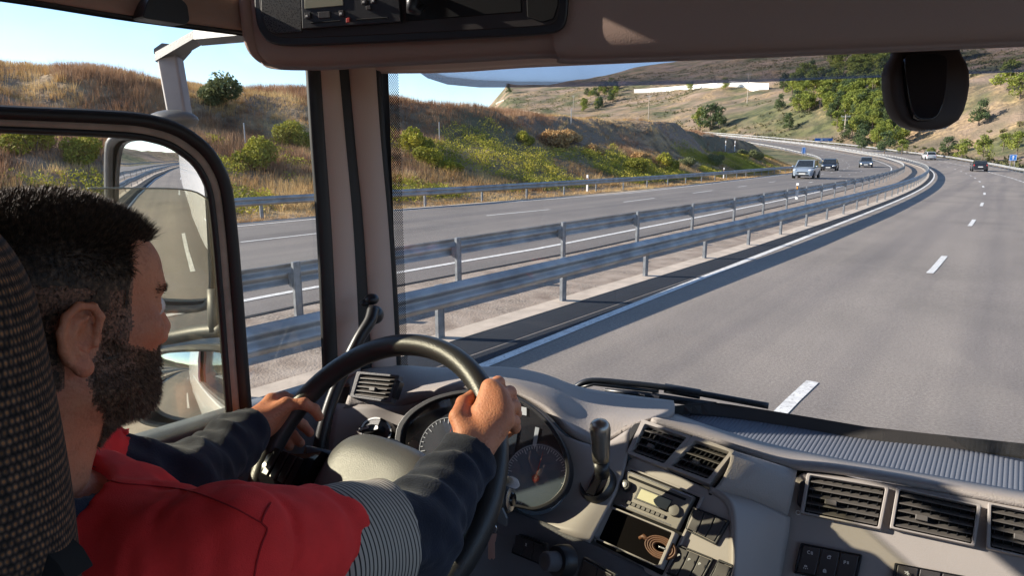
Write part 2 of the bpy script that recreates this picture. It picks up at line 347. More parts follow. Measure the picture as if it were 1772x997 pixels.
TZ, TS, TU, TL, TR, TT = terrain(TX, TY)
TZ = np.where(RD > 1100, np.minimum(TZ, 40), TZ)
nr, na = TX.shape; I = np.arange(nr*na).reshape(nr, na)
Fq = np.stack([I[:-1, :], np.roll(I, -1, 1)[:-1, :], np.roll(I, -1, 1)[1:, :], I[1:, :]], -1).reshape(-1, 4)
me = fast_mesh('ground', np.stack([TX, TY, TZ], -1).reshape(-1, 3), Fq, True)
M_GROUND = nmat('dry_ground', [(.05, 8, [(.32, (.10, .085, .055)), (.46, (.19, .145, .10)), (.6, (.28, .20, .145)), (.8, (.36, .27, .20))], None),
    (.7, 6, [(.35, (.10, .075, .05)), (.55, (.34, .235, .13)), (.75, (.48, .34, .18))], (.09, .45, .6)),
    (.25, 7, [(.4, (.055, .062, .028)), (.6, (.13, .13, .055))], (.035, .47, .62))], bump=(1.2, .9, .5))
me.materials.append(M_GROUND); ground = bpy.data.objects.new('ground', me); COL.objects.link(ground); tag(ground, kind='structure')
# ================================================================ finding places on the ground through a pixel
_T = np.concatenate([np.arange(3, 120, .25), np.arange(120, 1200, 1.5)])
def hit(px, py, far=0):
    d = ray(px, py); d = d/np.hypot(d[0], d[1]); X = d[0]*_T; Y = d[1]*_T; Z = H+d[2]*_T
    g = terrain(X, Y)[0]; k = np.where((Z <= g) & (_T > far))[0]
    if not len(k): return None
    i = k[0]; i = max(i, 1); a = (Z[i-1]-g[i-1]); b = (Z[i]-g[i]); t = _T[i-1]+(_T[i]-_T[i-1])*(a/(a-b) if a > 0 else 1)
    return np.array([d[0]*t, d[1]*t, H+d[2]*t])
# ================================================================ GUARD RAILS
M_ZINC = mat('galvanised_steel', (.37, .37, .365), .58, .4, var=.30, vscale=2.2, bump=.15, bscale=40)
M_POST = mat('galvanised_post', (.27, .285, .30), .5, .6, var=.25, vscale=8)
def wbeam(mb, u, side, s_list, z0=.46, h=.33, th=.004):
    # W profile: side=+1 bulges towards +u
    prof = []
    for j in range(17):
        t = j/16; prof.append((side*.042*(1-math.cos(4*math.pi*t))*.5*2*.95, z0+h*t))
    prof = [(p[0]*.95-.0, p[1]) for p in prof]
    vs = []; n = len(prof)
    for s in s_list:
        for du, z in prof: vs.append(road(s, u(s)+du, z))
    mb.add(vs, [(i*n+j, i*n+j+1, (i+1)*n+j+1, (i+1)*n+j) for i in range(len(s_list)-1) for j in range(n-1)])
def guardrail(label, u, side, s0, s1, step, first, zt, nmax=100, zb=.46):
    base = road(8, u(8)); R = thing('guard_rail', tuple(base), label, 'guard rail')
    ss = np.concatenate([np.arange(s0, min(s1, 120), 1.2), np.arange(120, s1, 3.)]) if s1 > 120 else np.arange(s0, s1, 1.2)
    b = MB(); wbeam(b, u, side, ss, z0=zb); b.build('beam', M_ZINC, R, smooth=True, solid=.004, fix=False)
    # post: C section, spacer block between post and beam
    ps = np.arange(first-math.floor((first-s0)/step)*step, s1, step); ps = sorted(ps, key=lambda s: abs(s-15) if s > -14 else abs(s)+400)
    me = None; rest = MB()
    for i, s in enumerate(ps):
        p = road(s, u(s)-side*.12)
        if i < nmax:
            if me is None:
                q = MB(); q.box((0, 0, zt/2-.15), (.05, .10, zt+.3)); q.box((0, .06, zt/2-.15), (.055, .012, zt+.3)); q.box((0, -.06, zt/2-.15), (.055, .012, zt+.3)); q.box((side*.055, 0, .6), (.08, .16, .22))
                o = q.build('post', M_POST, None, smooth=False); me = o.data; o.parent = R
            else:
                o = bpy.data.objects.new('post', me); COL.objects.link(o); o.parent = R
            o.location = Vector(p)-Vector(base); o.rotation_euler = (0, 0, heading(s))
        else: rest.box(p+np.array([0, 0, zt/2]), (.06, .12, zt))
    if rest.v: tag(rest.build('posts', M_POST, R), kind='stuff')
    return R
guardrail('nearer median guard rail on pale concrete strip, corrugated beam facing the truck', U_R2, 1, -150, 390, 2.98, 6.75, .76)
guardrail('farther median guard rail seen from behind, dark posts in front of its beam', U_R1, -1, -150, 390, 3.62, 9.96, .88, zb=.52)
guardrail('guard rail along the foot of the grassy bank across the opposite carriageway', U_RL, 1, -120, 395, 4.0, 15.2, .72)
guardrail('pale guard rail along the outer right shoulder sweeping round the bend', lambda s: 5.05, -1, 20, 395, 4.0, 60, .72)
# ================================================================ GRASS AND BUSHES
def leafy(name, cols, rough=.8, scale=.35, trans=.25):
    m = nmat(name, [(scale, 5, [(.35, cols[0]), (.52, cols[1]), (.68, cols[2])], None)], rough=rough)
    nt = m.node_tree; b = nt.nodes['Principled BSDF']; tl = nt.nodes.new('ShaderNodeBsdfTranslucent'); mx = nt.nodes.new('ShaderNodeMixShader'); mx.inputs[0].default_value = trans
    src = b.inputs['Base Color'].links[0].from_socket; nt.links.new(src, tl.inputs[0]); nt.links.new(b.outputs[0], mx.inputs[1]); nt.links.new(tl.outputs[0], mx.inputs[2]); nt.links.new(mx.outputs[0], nt.nodes['Material Output'].inputs[0])
    return m
M_STRAW = leafy('dry_grass', [(.36, .20, .085), (.56, .37, .16), (.68, .50, .25)])
M_BROWNW = leafy('brown_weeds', [(.24, .125, .07), (.38, .22, .12), (.50, .33, .20)])
M_GREENW = leafy('green_weeds', [(.17, .18, .025), (.36, .34, .04), (.55, .46, .07)])
M_DGREEN = leafy('dark_bush', [(.12, .14, .06), (.20, .22, .09), (.30, .30, .13)])
def tufts(name, P, h, spread, nb, m, wid=.022, kind='stuff'):
    n = len(P); k = nb; base = np.repeat(P, k, 0)
    ang = rng.uniform(0, 2*np.pi, n*k); lean = rng.uniform(.05, .75, n*k); hh = np.repeat(h, k)*rng.uniform(.5, 1.15, n*k)
    off = np.stack([np.cos(ang), np.sin(ang), np.zeros(n*k)], 1); base = base+off*(rng.uniform(0, spread, n*k)[:, None])
    tip = base+off*(lean*hh)[:, None]+np.array([0, 0, 1])*hh[:, None]; side = np.stack([-np.sin(ang), np.cos(ang), np.zeros(n*k)], 1)*(wid*(.6+hh))[:, None]
    V = np.stack([base-side, base+side, tip], 1).reshape(-1, 3); V[:, 2] -= np.tile([.05, .05, 0], n*k)
    me = fast_mesh(name, V, np.arange(n*k*3).reshape(-1, 3)); me.materials.append(m); o = bpy.data.objects.new(name, me); COL.objects.link(o); return tag(o, kind=kind)
def leaves_np(C, R, n, size, squash=.8):
    """leaf quads in lumpy balls; C centres (k,3), R radii"""
    k = len(C); idx = rng.integers(0, k, n); d = rng.normal(size=(n, 3)); d /= np.linalg.norm(d, axis=1)[:, None]; rr = R[idx]*rng.uniform(.45, 1.05, n)**.6
    p = C[idx]+d*rr[:, None]*np.array([1, 1, squash]); a = rng.normal(size=(n, 3))+d*.5; a /= np.linalg.norm(a, axis=1)[:, None]
    b = np.cross(a, rng.normal(size=(n, 3))); b /= np.linalg.norm(b, axis=1)[:, None]; c = np.cross(a, b); s = size*rng.uniform(.5, 1.3, n)[:, None]
    return np.stack([p-b*s, p-c*s*.6, p+b*s, p+c*s*.6], 1).reshape(-1, 3)
def bank_points(n, s0, s1, l0, l1, near=1.0):
    s = s0+(s1-s0)*rng.random(n)**near; L = l0+(l1-l0)*rng.random(n)**1.15
    base = np.interp(s, [-30, 0, 60, 100, 400], [23.8, 23.6, 22.6, 23, 23.2]); p = np.interp(s, _S, _P); u = -(L+base)
    x = np.interp(s, _S, _X)+u*np.cos(p); y = np.interp(s, _S, _Y)+u*np.sin(p); z = terrain(x, y)[0]; return np.stack([x, y, z], 1), s, L
P, s, L = bank_points(62000, -22, 125, -1.9, 36)
nz = fbm(P[:, 0], P[:, 1], 7, 4, 9); gz = fbm(P[:, 0], P[:, 1], 5, 3, 21)
steep = (.45*sm(s, 22, 50)+.5*sm(s, 62, 92))*sm(L, 6, 8)*(1-sm(L, 12, 15))
keep = (rng.random(len(P)) < 1-steep); P, s, L, nz, gz = P[keep], s[keep], L[keep], nz[keep], gz[keep]
low = L < .6
isg = ((gz > np.where(s < 45, .52, .55)) & (L < np.where(s < 45, 12, 7.5)) & ~low) ; isb = (nz > np.where((L > 7) & (L < 17), .44, .60)) & (L > 5) & ~isg
hh = np.where(low, .14, np.clip(.18+(nz-.3)*1.2, .15, .7))
tufts('dry_grass', P[~isg & ~isb], hh[~isg & ~isb], .22, 10, M_STRAW, wid=.014)
tufts('brown_weeds', P[isb], hh[isb]*1.1, .3, 11, M_BROWNW, wid=.014)
G = P[isg & (rng.random(len(P)) < .8)]; V = leaves_np(G+np.array([0, 0, .22]), np.full(len(G), .42), len(G)*26, .055)
me = fast_mesh('green_undergrowth', V, np.arange(len(V)).reshape(-1, 4)); me.materials.append(M_GREENW); o = bpy.data.objects.new('green_undergrowth', me); COL.objects.link(o); tag(o, kind='stuff')
# far slopes: low scrub seen as texture
n = 17000; az = np.radians(rng.uniform(-46, 6, n)); dd = rng.uniform(110, 900, n); x = dd*np.sin(az); y = dd*np.cos(az); zz, s_, u_, L_, R_, t_ = terrain(x, y)
ok = ((L_ > 30) | (R_ > 8)) & (fbm(x, y, 60, 4, 31) > .44); P = np.stack([x, y, zz], 1)[ok]; rr = rng.uniform(.4, 1.6, len(P))*np.clip(np.hypot(P[:, 0], P[:, 1])/350, .6, 1.5)
V = leaves_np(np.repeat(P, 1, 0)+np.array([0, 0, .3]), rr, len(P)*14, .42, .7)
me = fast_mesh('hillside_scrub', V, np.arange(len(V)).reshape(-1, 4)); me.materials.append(leafy('scrub', [(.07, .075, .03), (.13, .13, .05), (.2, .165, .08)], scale=.05)); o = bpy.data.objects.new('hillside_scrub', me); COL.objects.link(o); tag(o, kind='stuff')
# bushes one can tell apart, on the bank
def make_bush(m, seed, r=1.0, leaf=.055, n=4200, squash=.8):
    k = 9; a = rng.uniform(0, 6.28, k); q = rng.uniform(0, .65, k); C = np.stack([np.cos(a)*q, np.sin(a)*q, rng.uniform(.25, .75, k)], 1); V = leaves_np(C, rng.uniform(.28, .5, k), n, leaf, .85)*r
    me = fast_mesh('foliage', V, np.arange(len(V)).reshape(-1, 4)); me.materials.append(m); return me
def stem_mesh(m, h=.5):
    b = MB()
    for k in range(5):
        a = k*1.256; b.tube([(0, 0, -.15), (.1*math.cos(a), .1*math.sin(a), .25*h), (.35*math.cos(a), .35*math.sin(a), h)], [.035, .025, .01], 5)
    me = bpy.data.meshes.new('stem'); me.from_pydata(b.v, [], b.f); me.materials.append(m); return me
M_BARK = mat('bark', (.16, .12, .09), .9, var=.3, vscale=6, bump=.6, bscale=30)
BM = {'green': [make_bush(M_GREENW, i) for i in range(3)], 'dark': [make_bush(M_DGREEN, i) for i in range(3)], 'straw': [make_bush(M_STRAW, i, leaf=.07) for i in range(2)]}
STEM = stem_mesh(M_BARK)
def bush(p, r, kind, label, group=None, zs=1.0):
    R = thing('bush', (p[0], p[1], p[2]-.1), label, 'bush', group, rng.uniform(0, 6.28))
    for nme, me in (('foliage', BM[kind][rng.integers(len(BM[kind]))]), ('stems', STEM)):
        o = bpy.data.objects.new(nme, me); COL.objects.link(o); o.parent = R
    R.scale = (r, r, r*zs); return R
for (x, y, r, kd, lb) in [(375, 182, 1.9, 'dark', 'tall grey-green bush on the bank crest above the side mirror'),
    (60, 262, 1.3, 'green', 'yellow-green bush low on the bank at the far left of the side window'), (150, 280, 1.1, 'green', 'yellow-green bush above the driver\'s hair'),
    (450, 290, 1.5, 'green', 'wide green bush behind the pillar-side window, above the far guard rail'), (510, 250, 1.4, 'green', 'green bush halfway up the bank left of the windscreen pillar'),
    (715, 262, 1.5, 'green', 'round green bush halfway up the bank at the left edge of the windscreen'), (745, 280, 1.3, 'green', 'yellow-green bush just below the round one by the windscreen edge'),
    (790, 296, 1.0, 'green', 'small green bush close above the far guard rail'), (905, 248, 1.0, 'green', 'bright green bush beside the pale reed clump'),
    (965, 262, 1.9, 'straw', 'pale straw reed clump in the middle of the bank'), (990, 246, 1.3, 'straw', 'tall straw reed clump leaning against the dark earth face'),
    (1030, 268, 1.1, 'straw', 'rounded orange-brown dry bush beside the dark earth face'), (1110, 285, 1.2, 'straw', 'dry bush with pale tips at the foot of the dark cut'),
    (1100, 297, 1.6, 'green', 'low bright green bush at the foot of the dark cut'), (1150, 292, 1.5, 'green', 'green bush next right along the foot of the dark cut'), (1190, 289, 1.2, 'dark', 'dark green bush at the shaded foot of the cut'),
    (1235, 284, 1.3, 'dark', 'dark bush near the right end of the cut'), (1310, 276, 1.5, 'dark', 'dark green bush above the rail just left of the silver car'), (1285, 270, 1.2, 'dark', 'small brown-green bush at the tail of the mound')]:
    p = hit(x, y)
    if p is not None: bush(p, r, kd, lb, 'bushes on the roadside bank')
# ================================================================ TREES
M_PINE = leafy('pine_foliage', [(.15, .19, .035), (.27, .30, .055), (.42, .42, .09)], scale=.25)
M_PINED = leafy('dark_pine_foliage', [(.06, .095, .04), (.11, .15, .055), (.18, .22, .07)], scale=.25)
def crown_mesh(m, n=1700, hgt=7., rad=2.6):
    k = 16; a = rng.uniform(0, 6.28, k); z = rng.uniform(.2, 1., k); q = np.sqrt(np.clip(1-((z-.42)/.62)**2, .05, 1))*rng.uniform(.3, .85, k)*rad
    C = np.stack([np.cos(a)*q, np.sin(a)*q, z*hgt*.92], 1); V = leaves_np(C, rng.uniform(.8, 1.35, k)*rad/2.6, n, .23, .75)
    me = fast_mesh('crown', V, np.arange(len(V)).reshape(-1, 4)); me.materials.append(m); return me
def trunk_mesh(hgt=7.):
    b = MB(); b.tube([(0, 0, -.8), (.05, .02, hgt*.3), (-.08, .05, hgt*.6), (0, 0, hgt*.85)], [.17, .14, .09, .04], 7)
    for k in range(5):
        a = k*1.3; z = hgt*(.32+.09*k); b.tube([(0, 0, z), (math.cos(a)*.7, math.sin(a)*.7, z+.45), (math.cos(a)*1.4, math.sin(a)*1.4, z+.7)], [.06, .045, .02], 5)
    me = bpy.data.meshes.new('trunk'); me.from_pydata(b.v, [], b.f); me.materials.append(M_BARK); return me
CR = [crown_mesh(M_PINE) for _ in range(4)]; CRD = [crown_mesh(M_PINED) for _ in range(2)]; TRK = trunk_mesh()
def pine(p, h, dark, label, group=None, name='pine_tree', cat='tree'):
    R = thing(name, (p[0], p[1], p[2]), label, cat, group, rng.uniform(0, 6.28)); q = (CRD if dark else CR)
    for nme, me in (('crown', q[rng.integers(len(q))]), ('trunk', TRK)):
        o = bpy.data.objects.new(nme, me); COL.objects.link(o); o.parent = R
    w_ = rng.uniform(.85, 1.2); R.scale = (h/7*w_, h/7*w_, h/7); return R
# the pine wood on the hillside behind the bend
def inpoly(x, y, P):
    c = False; n = len(P)
    for i in range(n):
        (x1, y1), (x2, y2) = P[i], P[(i+1) % n]
        if (y1 > y) != (y2 > y) and x < (x2-x1)*(y-y1)/(y2-y1)+x1: c = not c
    return c
wood = [(1358, 195), (1372, 150), (1400, 128), (1560, 100), (1640, 100), (1560, 262), (1475, 252), (1440, 225), (1420, 200)]
cnt = 0; tries = 0
while cnt < 215 and tries < 4000:
    tries += 1; x, y = rng.uniform(1355, 1640), rng.uniform(100, 262)
    if not inpoly(x, y, wood): continue
    p = hit(x, y, 100)
    if p is None: continue
    D_ = math.hypot(p[0], p[1]); pine(p, rng.uniform(7.5, 11.5)*min(1.3, max(.6, D_/400)), rng.random() < .25, 'one of many alike pines in the green wood left of the black housing', 'pines of the hillside wood'); cnt += 1
cnt = 0
for _ in range(400):
    x, y = rng.uniform(1008, 1068), rng.uniform(150, 196)
    if not inpoly(x, y, [(1005, 195), (1015, 165), (1040, 152), (1068, 150), (1066, 176), (1050, 188), (1030, 192)]): continue
    p = hit(x, y, 100)
    if p is None: continue
    pine(p, rng.uniform(7, 10), rng.random() < .5, 'pine in the small dark grove on the hillside left of the white wall', 'pines of the small hillside grove'); cnt += 1
    if cnt >= 26: break
for (x, y, h, dk, lb) in [(881, 162, 12, 1, 'lone small tree on the skyline where the far hill begins'), (1228, 226, 14, 1, 'broad dark tree on the slope just above the far end of the guard rail'), (1212, 224, 11, 0, 'olive-brown tree left of the broad dark tree above the far rail'),
    (1245, 222, 11, 1, 'dark tree on the right edge of the dark tree pair above the far rail'), (1195, 158, 9, 0, 'single light green tree standing at the white wall'), (1255, 155, 9, 0, 'single green tree at the right part of the white wall'), (1355, 158, 11, 1, 'dark tree left of the big pine wood'), (1348, 192, 8, 1, 'small dark tree on bare slope left of the wood'),
    (1365, 226, 8, 1, 'dark low tree above the far rail, left of the wood'), (1640, 268, 5.5, 1, 'dark rounded tree behind the rail, right of the pale car'), (1664, 277, 4.5, 0, 'yellow-green pine at the rail just left of the dark car ahead'), (1700, 279, 6.5, 0, 'tall yellow-green pine behind the dark car ahead'),
    (1760, 268, 6, 0, 'yellow-green tree at the right edge by the blue sign'), (1735, 262, 5, 0, 'light green pine left of the one by the blue sign'), (1693, 218, 8, 1, 'lone dark pine on the rocky slope right of the sensor housing'), (1610, 276, 3, 0, 'small yellow pine sapling behind the rail by the pale car'),
    (1490, 262, 6, 1, 'dark pine at the lower edge of the wood, close behind the rail'), (1530, 266, 6, 1, 'dark tree in the shade behind the rail below the sensor housing'), (1560, 268, 4, 0, 'small yellow-green tree behind the rail below the sensor housing'), (1745, 160, 10, 0, 'green pine high on the slope at the right edge'), (1765, 172, 9, 0, 'pine on the upper slope below the high one at the right edge')]:
    p = hit(x, y, 60)
    if p is not None: pine(p, h, dk, lb)
# leafy shrubs on the skyline at left
for (x, y, h, lb) in [(690, 182, 3.5, 'dark tree on the skyline left of the tiny white house'), (805, 178, 6, 'dark round tree on the skyline right of the tiny white house')]:
    p = road(60, -75 if x < 700 else -85); az = math.atan2(ray(x, y)[0], ray(x, y)[1]); D_ = 420; q = np.array([D_*math.sin(az), D_*math.cos(az), 0]); q[2] = H+ray(x, y)[2]/math.hypot(*ray(x, y)[:2])*D_-h*.5; q[2] = max(terr_pt(q[0], q[1]), q[2]-20)
    pine(q, h*2.2, 1, lb)
# ================================================================ POLES, SIGNS, HOUSES
M_WHITE = mat('white_render', (.72, .69, .64), .8, var=.08, vscale=1)
M_WPL = mat('white_plastic', (.75, .75, .74), .5)
M_BLUE = mat('sign_blue', (.03, .16, .50), .5)
M_GREY = mat('painted_grey_metal', (.35, .36, .37), .5, .3)
M_BLACK = mat('black_rubber', (.015, .015, .016), .6)
def pole(x, y, h, label):
    p = hit(x, y, 100)
    if p is None: return
    R = thing('power_pole', tuple(p), label, 'power pole'); a = MB(); a.tube([p-np.array([0, 0, 1]), p+np.array([0, 0, h])], [.32, .16], 8); a.build('mast', M_CONC, R)
    b = MB(); b.box(p+np.array([0, 0, h-.8]), (3.2, .18, .18)); b.box(p+np.array([0, 0, h-2.]), (2.4, .16, .16)); b.build('crossarm', M_GREY, R)
    c = MB()
    for dx in (-1.4, 0, 1.4): c.lathe(p+np.array([dx, 0, h-.7]), (0, 0, 1), [(.02, 0), (.1, .1), (.06, .2), (.1, .3), (.02, .45)], 8)
    c.build('insulators', M_GREY, R)
pole(1122, 206, 15, 'pale power pole on the slope below the white wall'); pole(992, 190, 13, 'slanting-lit power pole left of the small pine grove'); pole(1293, 178, 17, 'tall pale power pole at the right part of the white wall'); pole(1460, 240, 9, 'pale pole at the foot of the pine wood')
def hillwall(pts, h, label, m, th=1.5):
    P = [hit(x, y, 120) for x, y in pts]; P = [p for p in P if p is not None]; b = MB(); vs = []
    for i, p in enumerate(P):
        f = np.array([p[0], p[1], 0]); f = f/np.linalg.norm(f)
        for (dd, dz) in ((0, -2.5), (0, h), (th, h+.0), (th, -2.5)): vs.append(p+f*dd+np.array([0, 0, dz]))
    k = len(P); fs = [(i*4+j, i*4+(j+1) % 4, (i+1)*4+(j+1) % 4, (i+1)*4+j) for i in range(k-1) for j in range(4)]+[(0, 1, 2, 3), (4*k-4, 4*k-3, 4*k-2, 4*k-1)][::1]
    b.add(vs, fs); o = b.build('retaining_wall', m); tag(o, label, 'wall'); return o
hillwall([(1097, 161), (1120, 160), (1145, 158), (1150, 158), (1190, 155), (1240, 152), (1262, 149), (1290, 151), (1330, 154)], 3.8, 'long white wall across the upper hillside', M_WHITE)
hillwall([(842, 188), (858, 181), (872, 175)], 2.2, 'short pale rubble wall climbing where the far hill begins', M_CONC)
hillwall([(860, 189), (900, 192), (935, 197)], 1.2, 'low pale wall along the track at the hill foot behind the bank', M_CONC)
def house(x, y, D_, w_, h, label, extra=True):
    d = ray(x, y); k = math.hypot(d[0], d[1]); p = np.array([d[0]/k*D_, d[1]/k*D_, H+d[2]/k*D_]); R = thing('house', tuple(p-np.array([0, 0, 3])), label, 'house'); az = math.atan2(d[0], d[1]); f = Matrix.Rotation(-az, 3, 'Z')
    a = MB(); a.box(p+np.array([0, 0, h/2-4]), (w_, w_*.7, h+8), f); a.build('wall', M_WHITE, R)
    c = MB(); P = [Vector(p)+f@Vector(v) for v in ((-w_*.54, -w_*.4, h), (w_*.54, -w_*.4, h), (w_*.54, w_*.4, h), (-w_*.54, w_*.4, h))]; r1 = Vector(p)+f@Vector((-w_*.5, 0, h+w_*.17)); r2 = Vector(p)+f@Vector((w_*.5, 0, h+w_*.17))
    c.add(P+[r1, r2], [(0, 1, 5, 4), (2, 3, 4, 5), (0, 4, 3), (1, 2, 5), (3, 2, 1, 0)]); c.build('roof', mat('roof_tile', (.35, .2, .14), .85, var=.2, vscale=3), R)
    for s_ in (-.28, .05, .3):
        q = MB(); q.box(Vector(p)+f@Vector((s_*w_, -w_*.35-.03, h*.55)), (w_*.12, .1, h*.3), f); q.build('window', mat('dark_window', (.03, .035, .04), .15), R)
house(762, 186, 900, 7.0, .8, 'tiny white house on the skyline between two dark trees'); house(735, 187, 900, 7, .2, 'low pale shed on the skyline left of the tiny white house')
def delineator(p, rz, label, h=1.05, mount=0):
    R = thing('delineator_post', tuple(p), label, 'marker post', None, rz); m_ = MB(); q = Vector(p); X = Matrix.Rotation(rz, 3, 'Z')
    prof = [(-.06, -.04), (.06, -.04), (.045, .05), (-.045, .05)]
    m_.prism([q+X@Vector((a, b, mount)) for a, b in prof], (0, 0, h)); m_.build('post', M_WPL, R, bevel=.008)
    k = MB(); k.box(q+X@Vector((0, -.045, mount+h*.72)), (.1, .012, .2), X); k.build('black_band', M_BLACK, R); k = MB(); k.box(q+X@Vector((0, -.053, mount+h*.72)), (.05, .01, .12), X); k.build('reflector', mat('amber_reflector', (.7, .3, .05), .3), R)
for s, u, mt, lb in [(38.5, -21.9, .0, 'white marker post behind the far rail on the grassy bank'), (33.5, None, .35, 'white marker on the farther median rail in front of the silver car'), (69, -22.4, .0, 'white marker post at the far rail left of the silver car')]:
    uu = U_R1(s)+.1 if u is None else u
    delineator(road(s, uu), heading(s), lb, 1.05 if u else .75, mt)
for x, y, lb in [(1255, 262, 'left of the two pale stub posts on the grass slope beyond the mound'), (1271, 262, 'right of the two pale stub posts on the grass slope beyond the mound')]:
    p = hit(x, y, 90)
    if p is not None: delineator(p, 0, lb, 1.6)
for s, u, lb in [(30, -33, 'thin wire-fence stake on the bank below the dark earth band, left one'), (37, -33, 'thin wire-fence stake on the bank, middle one between shrubs'), (22, -34, 'grey stake at the left edge of the windscreen view, high on the bank'), (60, -35, 'thin fence stake beside the tall straw reeds')]:
    p = road(s, u); p[2] = terr_pt(p[0], p[1]); R = thing('fence_stake', tuple(p), lb, 'stake'); b = MB(); b.cyl(p-np.array([0, 0, .3]), p+np.array([0, 0, 1.5]), .035, n=8); b.build('stake', M_GREY, R); b = MB(); b.lathe(p+np.array([0, 0, 1.5]), (0, 0, 1), [(.045, 0), (.045, .03), (.01, .05)], 8); b.build('cap', M_GREY, R)
def sign(p, rz, w_, h, z, label, arrow=False):
    R = thing('road_sign', tuple(p), label, 'road sign', None, 0); X = Matrix.Rotation(rz, 3, 'Z'); q = Vector(p)
    for sx in (-w_*.3, w_*.3):
        b = MB(); b.cyl(q+X@Vector((sx, .05, -.5)), q+X@Vector((sx, .05, z+h)), .04, n=8); b.build('post', M_GREY, R)
    b = MB(); b.box(q+X@Vector((0, 0, z+h/2)), (w_, .03, h), X); b.build('panel', M_BLUE, R, bevel=.01)
    b = MB(); t = .05*h
    for (cx, cz, sx, sz) in ((0, h/2-t, w_-t, t*.6), (0, -h/2+t, w_-t, t*.6), (-w_/2+t, 0, t*.6, h-t*2.2), (w_/2-t, 0, t*.6, h-t*2.2)): b.box(q+X@Vector((cx, -.02, z+h/2+cz)), (sx, .008, sz), X)
    b.build('border', M_WPL, R)
    b = MB()
    if arrow:
        b.box(q+X@Vector((0, -.02, z+h*.42)), (w_*.12, .008, h*.45), X); b.prism([q+X@Vector((-w_*.2, -.016, z+h*.6)), q+X@Vector((w_*.2, -.016, z+h*.6)), q+X@Vector((0, -.016, z+h*.85))], X@Vector((0, -.008, 0)))
    else:
        b.box(q+X@Vector((-.12*w_, -.02, z+h*.5)), (w_*.12, .008, h*.6), X); b.box(q+X@Vector((.12*w_, -.02, z+h*.6)), (w_*.3, .008, h*.1), X); b.box(q+X@Vector((.15*w_, -.02, z+h*.35)), (w_*.2, .008, h*.1), X)
    b.build('symbol', M_WPL, R)
def signpx(px, py, s0, s1, u, w_, h, z, lb, rz=0, ar=False):
    s, _ = solve(px, py, s0, s1, u, u+.3, z+h/2); sign(road(s, u), heading(s)+rz, w_, h, z, lb, ar)
signpx(1571, 269, 90, 200, 6.0, 1.1, 1.0, .5, 'small blue sign past the pale car, just behind the outer rail'); signpx(1757, 270, 60, 160, 9.5, 1.1, 1.1, 1.0, 'blue sign with white symbol behind the rail at the right edge', -.1, True)
signpx(1378, 262, 90, 200, -22.7, 1.0, 1.5, .7, 'narrow dark blue sign on the inside of the bend above the black car', 2.9); signpx(1425, 245, 150, 300, 6.3, 6.5, 1.0, .9, 'long low blue and white panel along the outer rail on the far bend')
